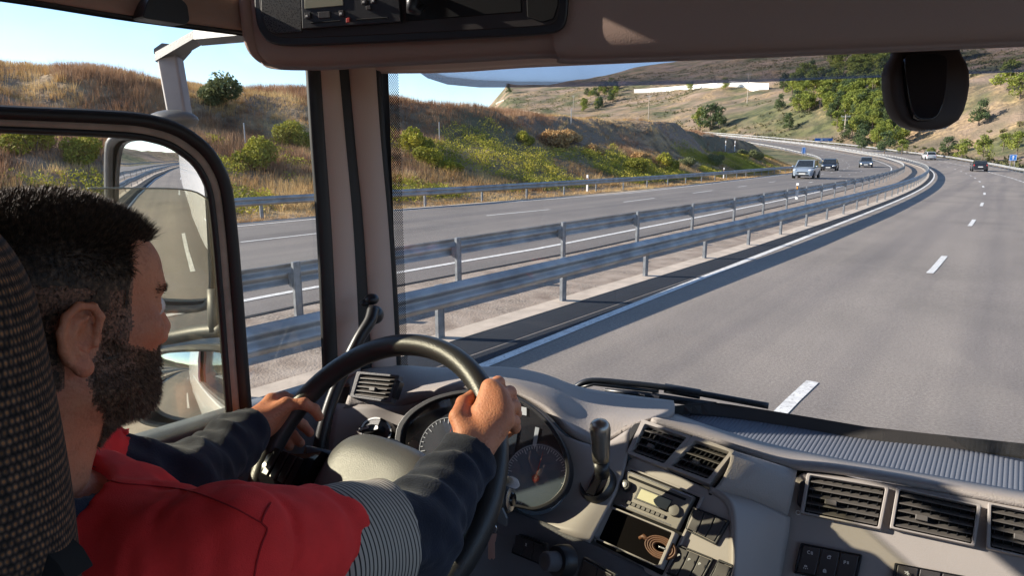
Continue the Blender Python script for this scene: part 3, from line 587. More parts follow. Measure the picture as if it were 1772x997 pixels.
# ================================================================ CARS
M_TYRE = mat('tyre', (.02, .02, .021), .85); M_RIM = mat('alloy', (.5, .5, .52), .3, .8); M_CGLASS = mat('car_glass', (.02, .025, .03), .05, spec=.8)
M_HEADL = mat('headlight_glass', (.75, .78, .8), .1, .3); M_TAILL = mat('taillight', (.45, .02, .02), .2); M_PLATE = mat('plate', (.75, .75, .72), .4); M_TRIM = mat('black_trim', (.02, .02, .022), .5)
def make_car(label, col, L=4.1, W=1.72, Hh=1.48, kind='hatch', plate=None, lamps=False):
    R = thing('car', (0, 0, 0), label, 'car'); paint = mat('car_paint', col, .28, .25, coat=1.0)
    l = L/2; zb = .22
    # stations along y (front = +l): y, half width at belt, z belt/top of lower body, half width low
    belt = .62*Hh
    if kind == 'mpv': bonnet = .64*Hh; ws = (l-.75, l-1.45); rearx = (-l+.05, -l+.35)
    elif kind == 'sedan': bonnet = .58*Hh; ws = (l-1.15, l-1.85); rearx = (-l+.75, -l+1.3)
    else: bonnet = .60*Hh; ws = (l-1.0, l-1.7); rearx = (-l+.08, -l+.55)
    hw = W/2
    st = [(-l, hw*.80, belt*.93, hw*.78), (-l+.10, hw*.93, belt*1.0, hw*.90), (-l+.6, hw, belt*1.0, hw*.97), (0, hw, belt*.99, hw*.98), (l-1.2, hw, belt*.97, hw*.97), (l-.55, hw*.96, bonnet*.88, hw*.95), (l-.18, hw*.88, bonnet*.74, hw*.88), (l, hw*.70, bonnet*.60, hw*.72)]
    if kind == 'sedan': st[0] = (-l, hw*.8, belt*.9, hw*.78)
    b = MB(); vs = []; n = 14
    S2 = crom(np.array(st), 4)
    for (y, wb, zt, wl) in S2:
        ring = []
        for j in range(n):
            t = j/(n-1)                                    # from bottom centre outwards, up, to the top centre
            if t < .2: a = t/.2; ring.append((wl*.94*a, zb))
            elif t < .7: a = (t-.2)/.5; ring.append((wl*.94+(wb-wl*.94)*math.sin(a*math.pi*.55)/math.sin(math.pi*.55) if a < 1 else wb, zb+(zt*.93-zb)*a))
            else: a = (t-.7)/.3; ring.append((wb*(1-a)**.8 if a < 1 else 0, zt*.93+zt*.07*math.sin(a*math.pi/2)))
        full = [(x, z) for x, z in ring]+[(-x, z) for x, z in ring[::-1]][1:-1]
        vs += [(x, y, z) for x, z in full]; m = len(full)
    k = len(S2); fs = [(i*m+j, i*m+(j+1) % m, (i+1)*m+(j+1) % m, (i+1)*m+j) for i in range(k-1) for j in range(m)]+[tuple(range(m))[::-1], tuple(range((k-1)*m, k*m))]
    b.add(vs, fs)
    # cabin
    y0, y1 = ws; y3, y2 = rearx; zt = Hh; zr = belt*.95; wt = hw*.76
    cab = [(y0, hw*.86, zr), (y1, wt, zt*.965), ((y1+y2)/2, wt*1.02, zt), (y2, wt*.95, zt*.955), (y3, hw*.84, zr)]
    top = MB()
    P = lambda x, y, z: (x, y, z)
    poly = [(y0, zr), (y1, zt*.955), ((y1+y2)/2, zt*.995), (y2, zt*.95), (y3, zr)]; wl_ = [hw*.90, wt, wt*1.02, wt*.96, hw*.88]
    vs = [P(-w_, y, z) for (y, z), w_ in zip(poly, wl_)]+[P(w_, y, z) for (y, z), w_ in zip(poly, wl_)]
    b.add(vs, [(0, 1, 2, 3, 4)[::-1], (5, 6, 7, 8, 9)]+[(i, i+1, i+6, i+5) for i in range(4)])
    body = b.build('body', paint, R, smooth='auto', bevel=.03, seg=2)
    def pane(nm, q, off):
        mb = MB(); q = [Vector(v) for v in q]; c = sum(q, Vector())/len(q); q = [c+(v-c)*.88 for v in q]; nrm = (q[1]-q[0]).cross(q[2]-q[1]).normalized(); nrm = nrm*(1 if nrm.dot(Vector(off)) > 0 else -1)
        mb.prism([v-nrm*.02 for v in q], nrm*.028); return mb.build(nm, M_CGLASS, R)
    pane('windscreen', [(-wl_[0], y0, zr), (wl_[0], y0, zr), (wl_[1], y1, zt*.955), (-wl_[1], y1, zt*.955)], (0, 1, 1)); pane('rear_window', [(-wl_[4], y3, zr+.05), (wl_[4], y3, zr+.05), (wl_[3], y2, zt*.95), (-wl_[3], y2, zt*.95)], (0, -1, .5))
    for sx in (-1, 1):
        ym = (y1+y2)/2
        pane('side_window', [(sx*wl_[0], y0-.12, zr+.03), (sx*wl_[1], y1-.03, zt*.94), (sx*wl_[2], ym+.03, zt*.97), (sx*hw*.9, ym+.03, zr+.03)], (sx, 0, .3)); pane('side_window', [(sx*hw*.9, ym-.03, zr+.03), (sx*wl_[2], ym-.03, zt*.97), (sx*wl_[3], y2+.05, zt*.93), (sx*wl_[4], y3+.2, zr+.03)], (sx, 0, .3))
        for yy in (l-.82, -l+.75):
            wv = MB(); wv.lathe((sx*(hw-.19), yy, .31), (sx, 0, 0), [(.20, 0), (.30, .01), (.315, .05), (.315, .16), (.30, .19), (.21, .195)], 24); wh = wv.build('wheel', M_TYRE, R, smooth='auto')
            rm = MB(); rm.lathe((sx*(hw-.0), yy, .31), (sx, 0, 0), [(.205, -.01), (.20, .012), (.17, .0), (.06, -.01), (.05, .012)], 20); rm.build('rim', M_RIM, wh, smooth='auto')
            ar = MB(); ar.lathe((sx*(hw-.03), yy, .31), (sx, 0, 0), [(.315, 0), (.37, .0), (.375, .036), (.33, .038)], 24); ar.build('wheel_arch', M_TRIM, R, smooth='auto')
        hl = MB(); hl.ell((sx*hw*.70, l-.16, bonnet*.69), (.17, .12, .085), nu=12, nv=8); hl.build('headlight', M_HEADL, R, smooth=True)
        tl = MB(); tl.ell((sx*hw*.80, -l+.09, belt*.86), (.10, .10, .15), nu=12, nv=8); tl.build('taillight', M_TAILL, R, smooth=True)
        mr = MB(); mr.ell((sx*(hw+.09), y0-.25, belt*1.02), (.10, .07, .075), nu=10, nv=8); mr.tube([(sx*(hw-.05), y0-.25, belt*.98), (sx*(hw+.06), y0-.25, belt*1.0)], .025, 6); mr.build('wing_mirror', paint, R, smooth=True)
    g = MB(); g.box((0, l-.03, bonnet*.50), (W*.5, .09, .12)); g.box((0, l-.03, .30), (W*.62, .1, .13)); g.build('grille', M_TRIM, R, bevel=.02)
    p = MB(); p.box((0, l+.022, .42), (.52, .015, .11)); p.build('front_plate', M_PLATE, R); p = MB(); p.box((0, -l-.012, .62), (.52, .02, .11)); p.build('rear_plate', M_PLATE, R)
    g = MB(); g.box((0, -l+.02, .33), (W*.7, .1, .14)); g.build('rear_bumper', M_TRIM, R, bevel=.02)
    if lamps:
        for sx in (-1, 1): q = MB(); q.ell((sx*hw*.70, l-.06, bonnet*.66), (.06, .03, .05), nu=8, nv=6); q.build('lamp', mat('lit_lamp', (1, .9, .7), .3, emit=((1, .85, .6), 6 if sx < 0 else 3)), R)
    return R
def place_car(R, px, py, s0, s1, u0, u1, oncoming, k=1.):
    R.scale = (k, k, k)
    s, u = solve(px, py, s0, s1, u0, u1); p = road(s, u); R.location = tuple(p+np.array([0, 0, .012])); a = (np.interp(s+2, _S, _Z)-np.interp(s-2, _S, _Z))/4
    R.rotation_euler = ((-a if oncoming else a), 0, heading(s)+(math.pi if oncoming else 0)); print('car', px, s, u)
place_car(make_car('silver-blue hatchback coming towards the truck on the opposite carriageway', (.30, .36, .43), kind='mpv', Hh=1.60, L=4.0, W=1.72), 1394, 309, 40, 90, -17.5, -10.5, True, 1.18)
place_car(make_car('black car coming round the bend right behind the silver hatchback', (.02, .022, .028), kind='hatch', L=4.2, W=1.78), 1436, 295, 50, 120, -19, -13, True, 1.22)
place_car(make_car('dark oncoming car with a glowing lamp, alone near the median on the bend', (.09, .11, .13), kind='sedan', L=4.4, W=1.78, lamps=True), 1499, 286, 60, 140, -15, -11, True, 1.2)
place_car(make_car('pale silver car driving away farthest ahead on the bend', (.62, .63, .64), kind='hatch', Hh=1.6, L=4.3, W=1.8), 1606, 276, 90, 200, -1, 2, False, 1.15)
place_car(make_car('dark navy car driving away ahead near the right shoulder', (.015, .017, .028), kind='hatch', L=4.2, W=1.75), 1693, 296, 70, 140, -1, 2, False, 1.12)
# ================================================================ THE TRUCK
def plane_yr(yaw, rec, p):
    a, b = math.radians(yaw), math.radians(rec); M = Matrix.Rotation(a, 3, 'Z'); n = M@Vector((0, -math.cos(b), math.sin(b))); return (np.array(p), np.array(n))
def off(pl, d): return (pl[0]+pl[1]*d, pl[1])
PLS = plane_yr(-8, 38, pd(1091, 817, 1.19)); PLR = plane_yr(4, 38, pd(1397, 826, 1.13)); PLF = plane_yr(-4, 38, pd(860, 780, 1.33)); PLV = plane_yr(-5, 48, pd(1095, 791, 1.205))
PLL = plane_yr(-20, 20, pd(900, 930, 1.20))
def chaikin(P, k=2, closed=True):
    P = [np.array(p, float) for p in P]
    if closed and len(P) <= 8 and P[0].shape == (2,):           # few corners: round each by a few pixels only
        out = []; n = len(P); r = 3.2*k
        for i in range(n):
            a, p, c = P[i-1], P[i], P[(i+1) % n]; u_ = (a-p)/np.linalg.norm(a-p); v_ = (c-p)/np.linalg.norm(c-p); ra = min(r, .4*np.linalg.norm(a-p)); rc = min(r, .4*np.linalg.norm(c-p)); s_, e_ = p+u_*ra, p+v_*rc
            out += [s_*(1-t)**2+2*t*(1-t)*p+e_*t*t for t in (0, .33, .67, 1)]
        return out
    for _ in range(k):
        Q = []; n = len(P)
        for i in range(n if closed else n-1):
            a, b = P[i], P[(i+1) % n]; Q += [a*.78+b*.22, a*.22+b*.78]
        if not closed: Q = [P[0]]+Q+[P[-1]]
        P = Q
    return P
def plate(name, pts, pl, m, parent, h=.004, th=None, base=0., k=2, bevel=.0015, **kw):
    P = chaikin(pts, k) if k else pts; b = MB(); n = Vector(pl[1]); th = th or h+.004
    b.prism([Vector(ppl(x, y, pl))+n*(base+h) for x, y in P], -n*th); return b.build(name, m, parent, bevel=bevel, seg=2, **kw)
def ringm(b, outer, inner, pl, h0, h1, k=2):
    O = chaikin(outer, k); I = chaikin(inner, k); n = Vector(pl[1]); L = len(O); A = [Vector(ppl(x, y, pl)) for x, y in O]; B = [Vector(ppl(x, y, pl)) for x, y in I]
    b.add([a+n*h0 for a in A]+[a+n*h1 for a in A]+[q+n*h1 for q in B]+[q+n*h0 for q in B], [(r*L+i, r*L+(i+1) % L, ((r+1) % 4)*L+(i+1) % L, ((r+1) % 4)*L+i) for r in range(4) for i in range(L)])
def shrink(q, f):
    c = sum(np.array(p, float) for p in q)/len(q); return [tuple(c+(np.array(p)-c)*f) for p in q]
def inset(q, d):
    c = sum(np.array(p, float) for p in q)/len(q); out = []
    for p in q: v = np.array(p)-c; out.append(tuple(c+v*(1-d/np.linalg.norm(v))))
    return out
def bil(q, s, t): q = [np.array(p, float) for p in q]; return (q[0]*(1-s)+q[1]*s)*(1-t)+(q[3]*(1-s)+q[2]*s)*t
M_DASH = mat('dash_soft_grey', (.31, .275, .255), .62, var=.05, vscale=9, bump=.55, bscale=420)
M_PANEL = mat('dash_panel_grey', (.32, .288, .27), .5, var=.04, vscale=6, bump=.12, bscale=700)
M_DDASH = mat('dash_dark', (.10, .098, .105), .6, bump=.4, bscale=420)
M_BLK = mat('black_plastic', (.018, .018, .02), .38, bump=.1, bscale=600); M_GBLK = mat('glossy_black', (.008, .008, .01), .12)
M_VENT = mat('vent_slat', (.10, .09, .082), .45); M_HOLE = mat('recess_shade_gap', (.004, .004, .004), .9)  # near-black stands in for shade inside vents and openings; also dark gaps
M_HEAD = mat('headliner_brown', (.36, .25, .20), .8, bump=.2, bscale=500); M_TRIMB = mat('pillar_beige', (.58, .43, .35), .7, bump=.3, bscale=500)
M_SEALB = mat('black_seal', (.012, .012, .012), .55); M_TANT = mat('window_channel_tan', (.33, .25, .19), .6, var=.25, vscale=25)
M_WHITEP = mat('white_truck_paint', (.75, .76, .78), .25, coat=.6); M_CHR = mat('chrome_grey', (.45, .45, .46), .25, .9); M_SYM = mat('white_symbol', (.7, .7, .68), .5)
truck = thing('truck', (0, 0, 0), 'truck cab with grey dashboard, black steering wheel, woven driver seat and wide windscreen', 'truck')
# ---- windscreen
def yw(x): return 1.45-.36*(abs(x)/1.15)**2
b = MB(); xs = np.linspace(-1.145, 1.3, 40); zs = np.linspace(-.60, .42, 6)
vs = [(x, yw(x), H+z) for z in zs for x in xs]; n = len(xs); b.add(vs, [(i*n+j, i*n+j+1, (i+1)*n+j+1, (i+1)*n+j) for i in range(len(zs)-1) for j in range(n-1)])
M_WS = glass_mat('windscreen_glass', (.97, .985, .98), 1.0, dirt=.095, dscale=14)
b.build('windscreen', M_WS, truck, smooth=True, fix=False)
b = MB(); b.add([(x, yw(x)-.004, H+z) for x in np.linspace(-1.15, -1.136, 3) for z in (-.66, .42)], [(0, 1, 3, 2), (2, 3, 5, 4)]); b.build('windscreen_black_border', M_SEALB, truck)
def dots_mat():
    m = bpy.data.materials.new('frit_dots'); m.use_nodes = True; nt = m.node_tree; N = nt.nodes; b_ = N['Principled BSDF']; b_.inputs['Base Color'].default_value = (.01, .01, .01, 1)
    tc = N.new('ShaderNodeTexCoord'); sx = N.new('ShaderNodeSeparateXYZ'); nt.links.new(tc.outputs['Object'], sx.inputs[0])
    def osc(sock, k, ph=0):
        a = N.new('ShaderNodeMath'); a.operation = 'MULTIPLY_ADD'; a.inputs[1].default_value = k; a.inputs[2].default_value = ph; nt.links.new(sock, a.inputs[0]); s = N.new('ShaderNodeMath'); s.operation = 'SINE'; nt.links.new(a.outputs[0], s.inputs[0]); return s.outputs[0]
    k = 2*math.pi/.0062
    p = N.new('ShaderNodeMath'); p.operation = 'MULTIPLY'; nt.links.new(osc(sx.outputs[0], k*1.6), p.inputs[0]); nt.links.new(osc(sx.outputs[2], k), p.inputs[1])
    g = N.new('ShaderNodeMath'); g.operation = 'GREATER_THAN'; g.inputs[1].default_value = .02; nt.links.new(p.outputs[0], g.inputs[0])
    tr = N.new('ShaderNodeBsdfTransparent'); mx = N.new('ShaderNodeMixShader'); nt.links.new(g.outputs[0], mx.inputs[0]); nt.links.new(tr.outputs[0], mx.inputs[1]); nt.links.new(b_.outputs[0], mx.inputs[2]); nt.links.new(mx.outputs[0], N['Material Output'].inputs[0]); return m
b = MB(); b.add([(x, yw(x)-.003, H+z) for x in np.linspace(-1.136, -1.118, 3) for z in (-.66, .42)], [(0, 1, 3, 2), (2, 3, 5, 4)]); b.build('windscreen_dot_border', dots_mat(), truck)
# ---- outside sun visor, smoked plastic
def visor_mat():
    m = glass_mat('smoked_visor', (.70, .70, .76), .7, dirt=.12, dscale=5, ior=1.5, rough=.15); return m
b = MB(); T = [(718, 120), (740, 135), (775, 146), (830, 151), (900, 151), (1000, 149.5), (1100, 147.5), (1300, 142), (1530, 133), (1772, 124), (1900, 121), (2400, 112)]
def on_vis(x, y, o=.13):
    lo, hi = .4, 3.
    d = ray(x, y)
    for _ in range(40):
        m = (lo+hi)/2; p = d*m
        if p[1] > yw(p[0])+o: hi = m
        else: lo = m
    return EYE+d*lo
row = [on_vis(x, y) for x, y in T]; up = [p+np.array([0, -.03, max(.26, 0)]) for p in row]; up[0][2] = row[0][2]+.01
b.add([tuple(p) for p in row]+[tuple(p) for p in up], [(i, i+1, i+1+len(T), i+len(T)) for i in range(len(T)-1)]); b.build('outside_sun_visor', visor_mat(), truck, smooth=True, solid=.004)
# ---- A pillar and window surround at the left
def strip(name, L, R_, m, X=-1.15, bulge=.0, nseg=8, parent=truck, solid=.01, dx=0.):
    b = MB(); vs = []; L = crom([(x, y, 0) for x, y in L], 4); R_ = crom([(x, y, 0) for x, y in R_], 4); n = min(len(L), len(R_))
    for i in range(n):
        a = px_(L[i][0], L[i][1], X+dx); c = px_(R_[i][0], R_[i][1], X+dx)
        for j in range(nseg+1):
            t = j/nseg; p = a*(1-t)+c*t; p = p+np.array([bulge*math.sin(math.pi*t)**.6 if bulge > 0 else bulge*math.sin(math.pi*t), -bulge*.4*math.sin(math.pi*t), 0]); vs.append(p)
    k = nseg+1; b.add(vs, [(i*k+j, i*k+j+1, (i+1)*k+j+1, (i+1)*k+j) for i in range(n-1) for j in range(nseg)])
    return b.build(name, m, parent, smooth=True, solid=solid, fix=False)
strip('door_window_seal', [(530, 60), (541, 240), (553, 420), (563, 700)], [(544, 60), (556, 240), (569, 420), (582, 700)], M_SEALB, bulge=.008)
strip('pillar_inner_trim', [(543, 60), (555, 240), (568, 420), (581, 700)], [(573, 60), (590, 240), (606, 420), (620, 700)], M_TRIMB, bulge=.012)
strip('pillar_seal', [(570, 60), (587, 240), (603, 420), (612, 700)], [(597, 60), (613, 240), (630, 420), (646, 700)], M_SEALB, bulge=.004, dx=-.002)
strip('pillar_trim', [(595, 60), (611, 240), (628, 420), (644, 700)], [(640, 60), (652, 240), (668, 420), (684, 700)], M_TRIMB, bulge=.016)
strip('windscreen_edge_seal', [(639, 60), (651, 240), (667, 420), (683, 700)], [(647, 60), (660, 240), (675, 420), (691, 700)], M_SEALB, bulge=.006)
# door: top rail, ledge, inner skin, outer skin
strip('door_top_rail', [(-60, -60), (60, -40), (250, -20), (460, -10)], [(-60, -18), (60, 1), (230, 29), (460, 60)], M_HEAD, X=-1.14, bulge=.01)
strip('door_top_seal', [(-60, -20), (60, -2), (230, 26), (460, 57)], [(-60, -16), (60, 4), (230, 33), (460, 64)], M_SEALB, X=-1.142, bulge=.004)
b = MB(); b.prism([(-1.16, y, H+z) for y, z in ((-.3, -.60), (1.12, -.60), (1.12, -1.6), (-.3, -1.6))], (-.05, 0, 0)); b.build('door_inner_panel', M_DDASH, truck, bevel=.01)
b = MB(); vs = []
for t in np.linspace(0, 1, 12):
    a = px_(150+470*t, 797-145*t, -1.15)
    for (dx, dz) in ((-.05, .0), (-.01, .004), (.035, -.012), (.05, -.05), (.05, -.3)): vs.append(a+np.array([dx, 0, dz]))
b.add(vs, [(i*5+j, i*5+j+1, (i+1)*5+j+1, (i+1)*5+j) for i in range(11) for j in range(4)]); b.build('door_ledge', mat('door_ledge_blue_grey', (.11, .12, .14), .45, bump=.2, bscale=500), truck, smooth=True, solid=.006)
b = MB(); b.prism([(-1.205, y, H+z) for y, z in ((-1.05, -.62), (1.2, -.62), (1.2, -1.75), (-1.05, -1.75))], (-.03, 0, 0)); b.prism([(-1.205, y, H+z) for y, z in ((-1.05, .5), (-.12, .5), (-.12, -.61), (-1.05, -.61))], (-.03, 0, 0)); b.build('outer_door_skin', M_WHITEP, truck, bevel=.01)
b = MB(); b.prism([(-1.19, y, H+z) for y, z in ((-1.05, .52), (1.3, .52), (1.3, .6), (-1.05, .7))], (2.5, 0, 0)); b.build('cab_roof', M_HEAD, truck)
b = MB(); b.prism([(-1.17, y, H+z) for y, z in ((-1.05, .5), (-.10, .5), (-.10, -1.7), (-1.05, -1.7))], (.02, 0, 0)); b.build('rear_side_panel', M_HEAD, truck)
b = MB(); b.box((.08, -7.4, 2.35), (2.54, 12, 2.7)); b.build('cargo_box', M_WHITEP, truck, bevel=.03)
b = MB()
for y in np.arange(-13, -1.6, .6): b.box((-1.20, y, 2.35), (.02, .04, 2.6))
b.build('cargo_box_ribs', M_CHR, truck, fix=False) if 0 else None
b = MB(); b.box((-1.1, -5, .75), (.06, 5, .5)); b.build('side_guard', M_GREY, truck, bevel=.01)
b = MB(); b.box((0.1, .6, H-1.75), (2.4, 3.2, .1)); b.build('cab_floor', M_HOLE, truck)
# curved movable window frame
def pathstrip(name, C, w, m, X, bulge, parent=truck, o=0.):
    P = chaikin(C, 2, False); b = MB(); vs = []; k = 7
    for i, p in enumerate(P):
        a = P[max(0, i-1)]; c = P[min(len(P)-1, i+1)]; t = (c-a)/np.linalg.norm(c-a); nn = np.array([t[1], -t[0]])
        for j in range(k):
            s = j/(k-1); q = p+nn*(o+w*(s-.5)); v = px_(q[0], q[1], X); vs.append(v+np.array([bulge*math.sin(math.pi*s), 0, 0]))
    b.add(vs, [(i*k+j, i*k+j+1, (i+1)*k+j+1, (i+1)*k+j) for i in range(len(P)-1) for j in range(k-1)]); return b.build(name, m, parent, smooth=True, solid=.003, fix=False)
FR = [(-80, 202), (0, 206), (150, 212), (240, 217), (300, 232), (350, 268), (378, 318), (388, 400), (398, 520), (407, 640), (416, 752)]
pathstrip('window_frame_rubber', FR, 22, M_SEALB, -1.135, .012, o=10); pathstrip('window_frame_channel', FR, 14, M_TANT, -1.132, .003, o=-7); pathstrip('window_frame_inner_seal', FR, 8, M_SEALB, -1.133, .006, o=-17)
# panes
M_SIDE = glass_mat('side_glass', (.96, .98, .97), .7, dirt=.04, dscale=14); M_HALF = glass_mat('half_lowered_glass', (.90, .89, .80), 1.1, dirt=.13, dscale=7)
b = MB(); P = [px_(x, y, -1.152) for x, y in [(-400, -300), (540, -20), (570, 680), (150, 860), (-400, 1000)]]; b.add(P, [tuple(range(5))]); b.build('fixed_side_window', M_SIDE, truck, fix=False)
P = chaikin([(-250, 330), (230, 325), (330, 327), (362, 345), (378, 385), (386, 480), (398, 640), (405, 775), (250, 800), (-250, 900)], 2); b = MB(); b.prism([px_(x, y, -1.146) for x, y in P], (.004, 0, 0)); b.build('half_lowered_window', M_HALF, truck, fix=False)
b = MB(); b.tube([px_(x, y, -1.144) for x, y in P[2:22]], .0016, 6); b.build('glass_edge', mat('glass_edge_green', (.55, .62, .55), .2), truck, smooth=True)
# grab handle cover on the rail above the window
P = [(228, 33), (236, 6), (245, -6), (290, -2), (305, 12), (309, 40), (300, 46), (235, 36)]
b = MB(); b.prism([px_(x, y, -1.135) for x, y in chaikin(P, 2)], (.035, 0, 0)); b.build('strap_anchor_cover', M_BLK, truck, bevel=.008, seg=3)
# grab bar at the pillar
b = MB(); P = crom([pd(646, 535, 1.42), pd(640, 556, 1.40), pd(622, 585, 1.385), pd(600, 630, 1.37), pd(575, 690, 1.355), pd(560, 740, 1.34), pd(548, 800, 1.33), pd(545, 850, 1.34)], 5); b.tube(P, [.0125]*len(P), 14); gb = b.build('grab_bar', M_BLK, truck, smooth=True)
b = MB(); b.ell(pd(643, 518, 1.43), (.016, .016, .012)); b.ell(pd(648, 545, 1.43), (.02, .02, .02)); b.ell(pd(632, 524, 1.43), (.012, .012, .008)); b.build('bracket', M_BLK, gb, smooth=True)
# ---- overhead console
def crow(dy, dz=0., back=0.):
    base = [(437, 30, 1.215), (441, 70, 1.215), (460, 108, 1.222), (560, 112, 1.20), (650, 108, 1.185), (800, 101, 1.155), (965, 92, 1.12), (985, 101, 1.10), (1250, 94, 1.03), (1530, 82, .985), (1850, 68, .94)]
    return base
base = [(452, 96, 1.222), (475, 112, 1.215), (560, 114, 1.20), (650, 109, 1.185), (800, 101, 1.155), (955, 93, 1.12), (990, 103, 1.10), (1250, 94, 1.03), (1530, 82, .985), (1850, 68, .94), (2400, 44, .90), (3100, 10, .86)]
B0 = [pd(*p) for p in base]; rows = []
Z_ = np.array([0, 0, 1.])
rows.append([p+np.array([0, .30, .05]) for p in B0]); rows.append([p+np.array([0, .02, -.004]) for p in B0]); rows.append(B0); rows.append([p+np.array([0, -.018, .02]) for p in B0]); rows.append([p+np.array([0, -.022, .07]) for p in B0]); rows.append([p+np.array([0, -.02, .16]) for p in B0]); rows.append([p+np.array([0, .0, .40]) for p in B0])
for r_ in rows:                                              # left end turns forward and is slightly tucked in
    r_[0] = r_[1]+(r_[0]-r_[1])*1.0
b = MB(); loft(b, rows, 5, 5); cons = b.build('overhead_console', M_HEAD, truck, smooth=True, solid=.001, fix=False)
b = MB(); e = [rows[k][0] for k in range(1, 7)]; b.tube(crom(e, 5), .012, 10); b.build('console_end_trim', M_HEAD, truck, smooth=True)
PLC = plane3(B0[1]+np.array([0, -.024, .05]), B0[6]+np.array([0, -.024, .05]), B0[1]+np.array([0, -.026, .15]))
cut = lambda q: q
plate('console_bezel', [(441, -80), (442, 10), (447, 50), (470, 80), (560, 79), (800, 68), (955, 60), (978, 48), (984, 20), (986, -80)], PLC, M_BLK, cons, h=.006, k=2, bevel=.004)
plate('console_recess', [(452, -80), (453, 10), (460, 45), (480, 66), (560, 65), (800, 54), (948, 46), (966, 38), (970, 10), (972, -80)], PLC, mat('console_recess_dark', (.03, .022, .02), .6), cons, h=.008, k=2)
def mesh_mat():
    m = mat('speaker_mesh', (.03, .028, .028), .5, .4); nt = m.node_tree; v = nt.nodes.new('ShaderNodeTexVoronoi'); v.inputs['Scale'].default_value = 380; tc = nt.nodes.new('ShaderNodeTexCoord'); nt.links.new(tc.outputs['Object'], v.inputs[0])
    r = nt.nodes.new('ShaderNodeValToRGB'); lerp_ramp(r, [(.25, (.003, .003, .003)), (.5, (.075, .07, .065))]); nt.links.new(v.outputs['Distance'], r.inputs[0]); nt.links.new(r.outputs[0], nt.nodes['Principled BSDF'].inputs['Base Color']); return m
plate('speaker_grille', [(457, -60), (458, 20), (468, 52), (482, 59), (528, 57), (526, -60)], PLC, mesh_mat(), cons, h=.011, k=1)
tach = plate('tachograph', [(528, -40), (531, 52), (700, 40), (694, -40)], PLC, M_BLK, cons, h=.016, k=0)
def subplate(nm, pts, pl, m, par, h, th=.003, k=0): return plate(nm, pts, pl, m, par, h=h, th=th, k=k, bevel=.0008)
M_LCD = mat('lcd_olive', (.34, .33, .24), .25); M_BTN = mat('button_dark', (.05, .045, .045), .4); M_RED = mat('red_button', (.5, .04, .03), .4)
# radio panel etc. hang from the truck as parts; the tachograph details belong to the console
for nm, pts, m, h in [('tachograph_display', [(535, -25), (536, 18), (602, 12), (600, -25)], M_LCD, .0175), ('tachograph_button', [(536, 25), (537, 35), (547, 34), (546, 24)], M_BTN, .019), ('tachograph_button', [(559, 23), (560, 34), (580, 33), (579, 22)], M_BTN, .018), ('tachograph_button', [(595, 21), (596, 31), (604, 30), (603, 20)], M_BTN, .019),
                      ('tachograph_slot', [(545, 41), (546, 43), (597, 39), (597, 37)], M_HOLE, .0175), ('tachograph_slot', [(622, 35), (623, 37.5), (678, 34), (678, 31.5)], M_HOLE, .0175), ('red_button', [(608, 34), (608, 42), (614, 41), (614, 33)], M_RED, .02),
                      ('menu_button', [(633, 3), (634, 11), (643, 10), (642, 2)], M_BTN, .019), ('menu_button', [(650, 1), (650, 9), (658, 8), (657, 0)], M_BTN, .019), ('menu_button', [(641, 13), (642, 20), (650, 19), (649, 12)], M_BTN, .019)]:
    subplate(nm, pts, PLC, m, cons, h)
for px, py, tx in [(541, 31, '1'), (599, 27, '2'), (638, 7, 'x'), (654, 5, '^')]:
    subplate('button_mark', [(px-2, py-2.5), (px-2, py+1), (px+1.5, py+1), (px+1.5, py-2.5)], PLC, M_SYM, cons, .0195, .001)
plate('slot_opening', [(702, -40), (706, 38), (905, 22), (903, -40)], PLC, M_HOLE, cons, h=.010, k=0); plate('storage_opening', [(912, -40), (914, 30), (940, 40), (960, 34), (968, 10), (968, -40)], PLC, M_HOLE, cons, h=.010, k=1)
b = MB(); q = Vector(ppl(732, 0, PLC))+Vector(PLC[1])*.02; b.tube([q+Vector((0, 0, .02)), q+Vector((0, -.012, -.005)), q+Vector((.004, -.02, -.022)), q+Vector((.008, -.01, -.024)), q+Vector((.010, 0, -.012))], [.011, .012, .010, .006, .004], 10); b.build('hook', M_BLK, cons, smooth=True)
# header above the windscreen (paler lip)
hp = [(560, 119, 1.40), (655, 123, 1.47), (780, 121, 1.41), (900, 113, 1.355), (1050, 106, 1.29), (1200, 99, 1.225), (1380, 91, 1.17), (1530, 85, 1.13), (1772, 73, 1.095), (1900, 68, 1.08), (2400, 46, 1.02), (3100, 10, .93)]
B1 = [pd(*p) for p in hp]; b = MB(); loft(b, [[p+np.array([0, .10, .05]) for p in B1], [p+np.array([0, .02, .0]) for p in B1], B1, [p+np.array([0, -.03, .012]) for p in B1], [p+np.array([0, -.16, .10]) for p in B1], [p+np.array([0, -.2, .3]) for p in B1]], 4, 4); b.build('windscreen_header', M_TRIMB, truck, smooth=True, solid=.001, fix=False)
# ---- black sensor housing hanging in front of the windscreen
sil = [(1541, 70, 1656, 66), (1545, 84, 1656, 84), (1543, 98, 1660, 98), (1534, 112, 1666, 108), (1529, 128, 1671, 124), (1529, 150, 1672, 148), (1532, 172, 1668, 172), (1538, 192, 1662, 192), (1548, 208, 1653, 208), (1564, 219, 1638, 218), (1585, 225, 1620, 224)]
b = MB(); vs = []; n = 28
for i, (x0, y0, x1, y1) in enumerate(sil):
    d = 1.13; A = pd(x0, y0, d); C = pd(x1, y1, d); c = (A+C)/2; e = (C-A)/2; w_ = np.linalg.norm(e); e = e/w_; f_ = np.cross(e, Z_); f_ = f_/np.linalg.norm(f_); t = i/(len(sil)-1); dep = .022*min(1, .6+1.2*t)*(1-max(0, t-.75)*1.6); w_ = w_*.955
    for j in range(n):
        a = 2*math.pi*j/n; ca, sa = math.cos(a), math.sin(a); vs.append(c+e*w_*math.copysign(abs(ca)**.5, ca)+f_*dep*math.copysign(abs(sa)**.3, sa))
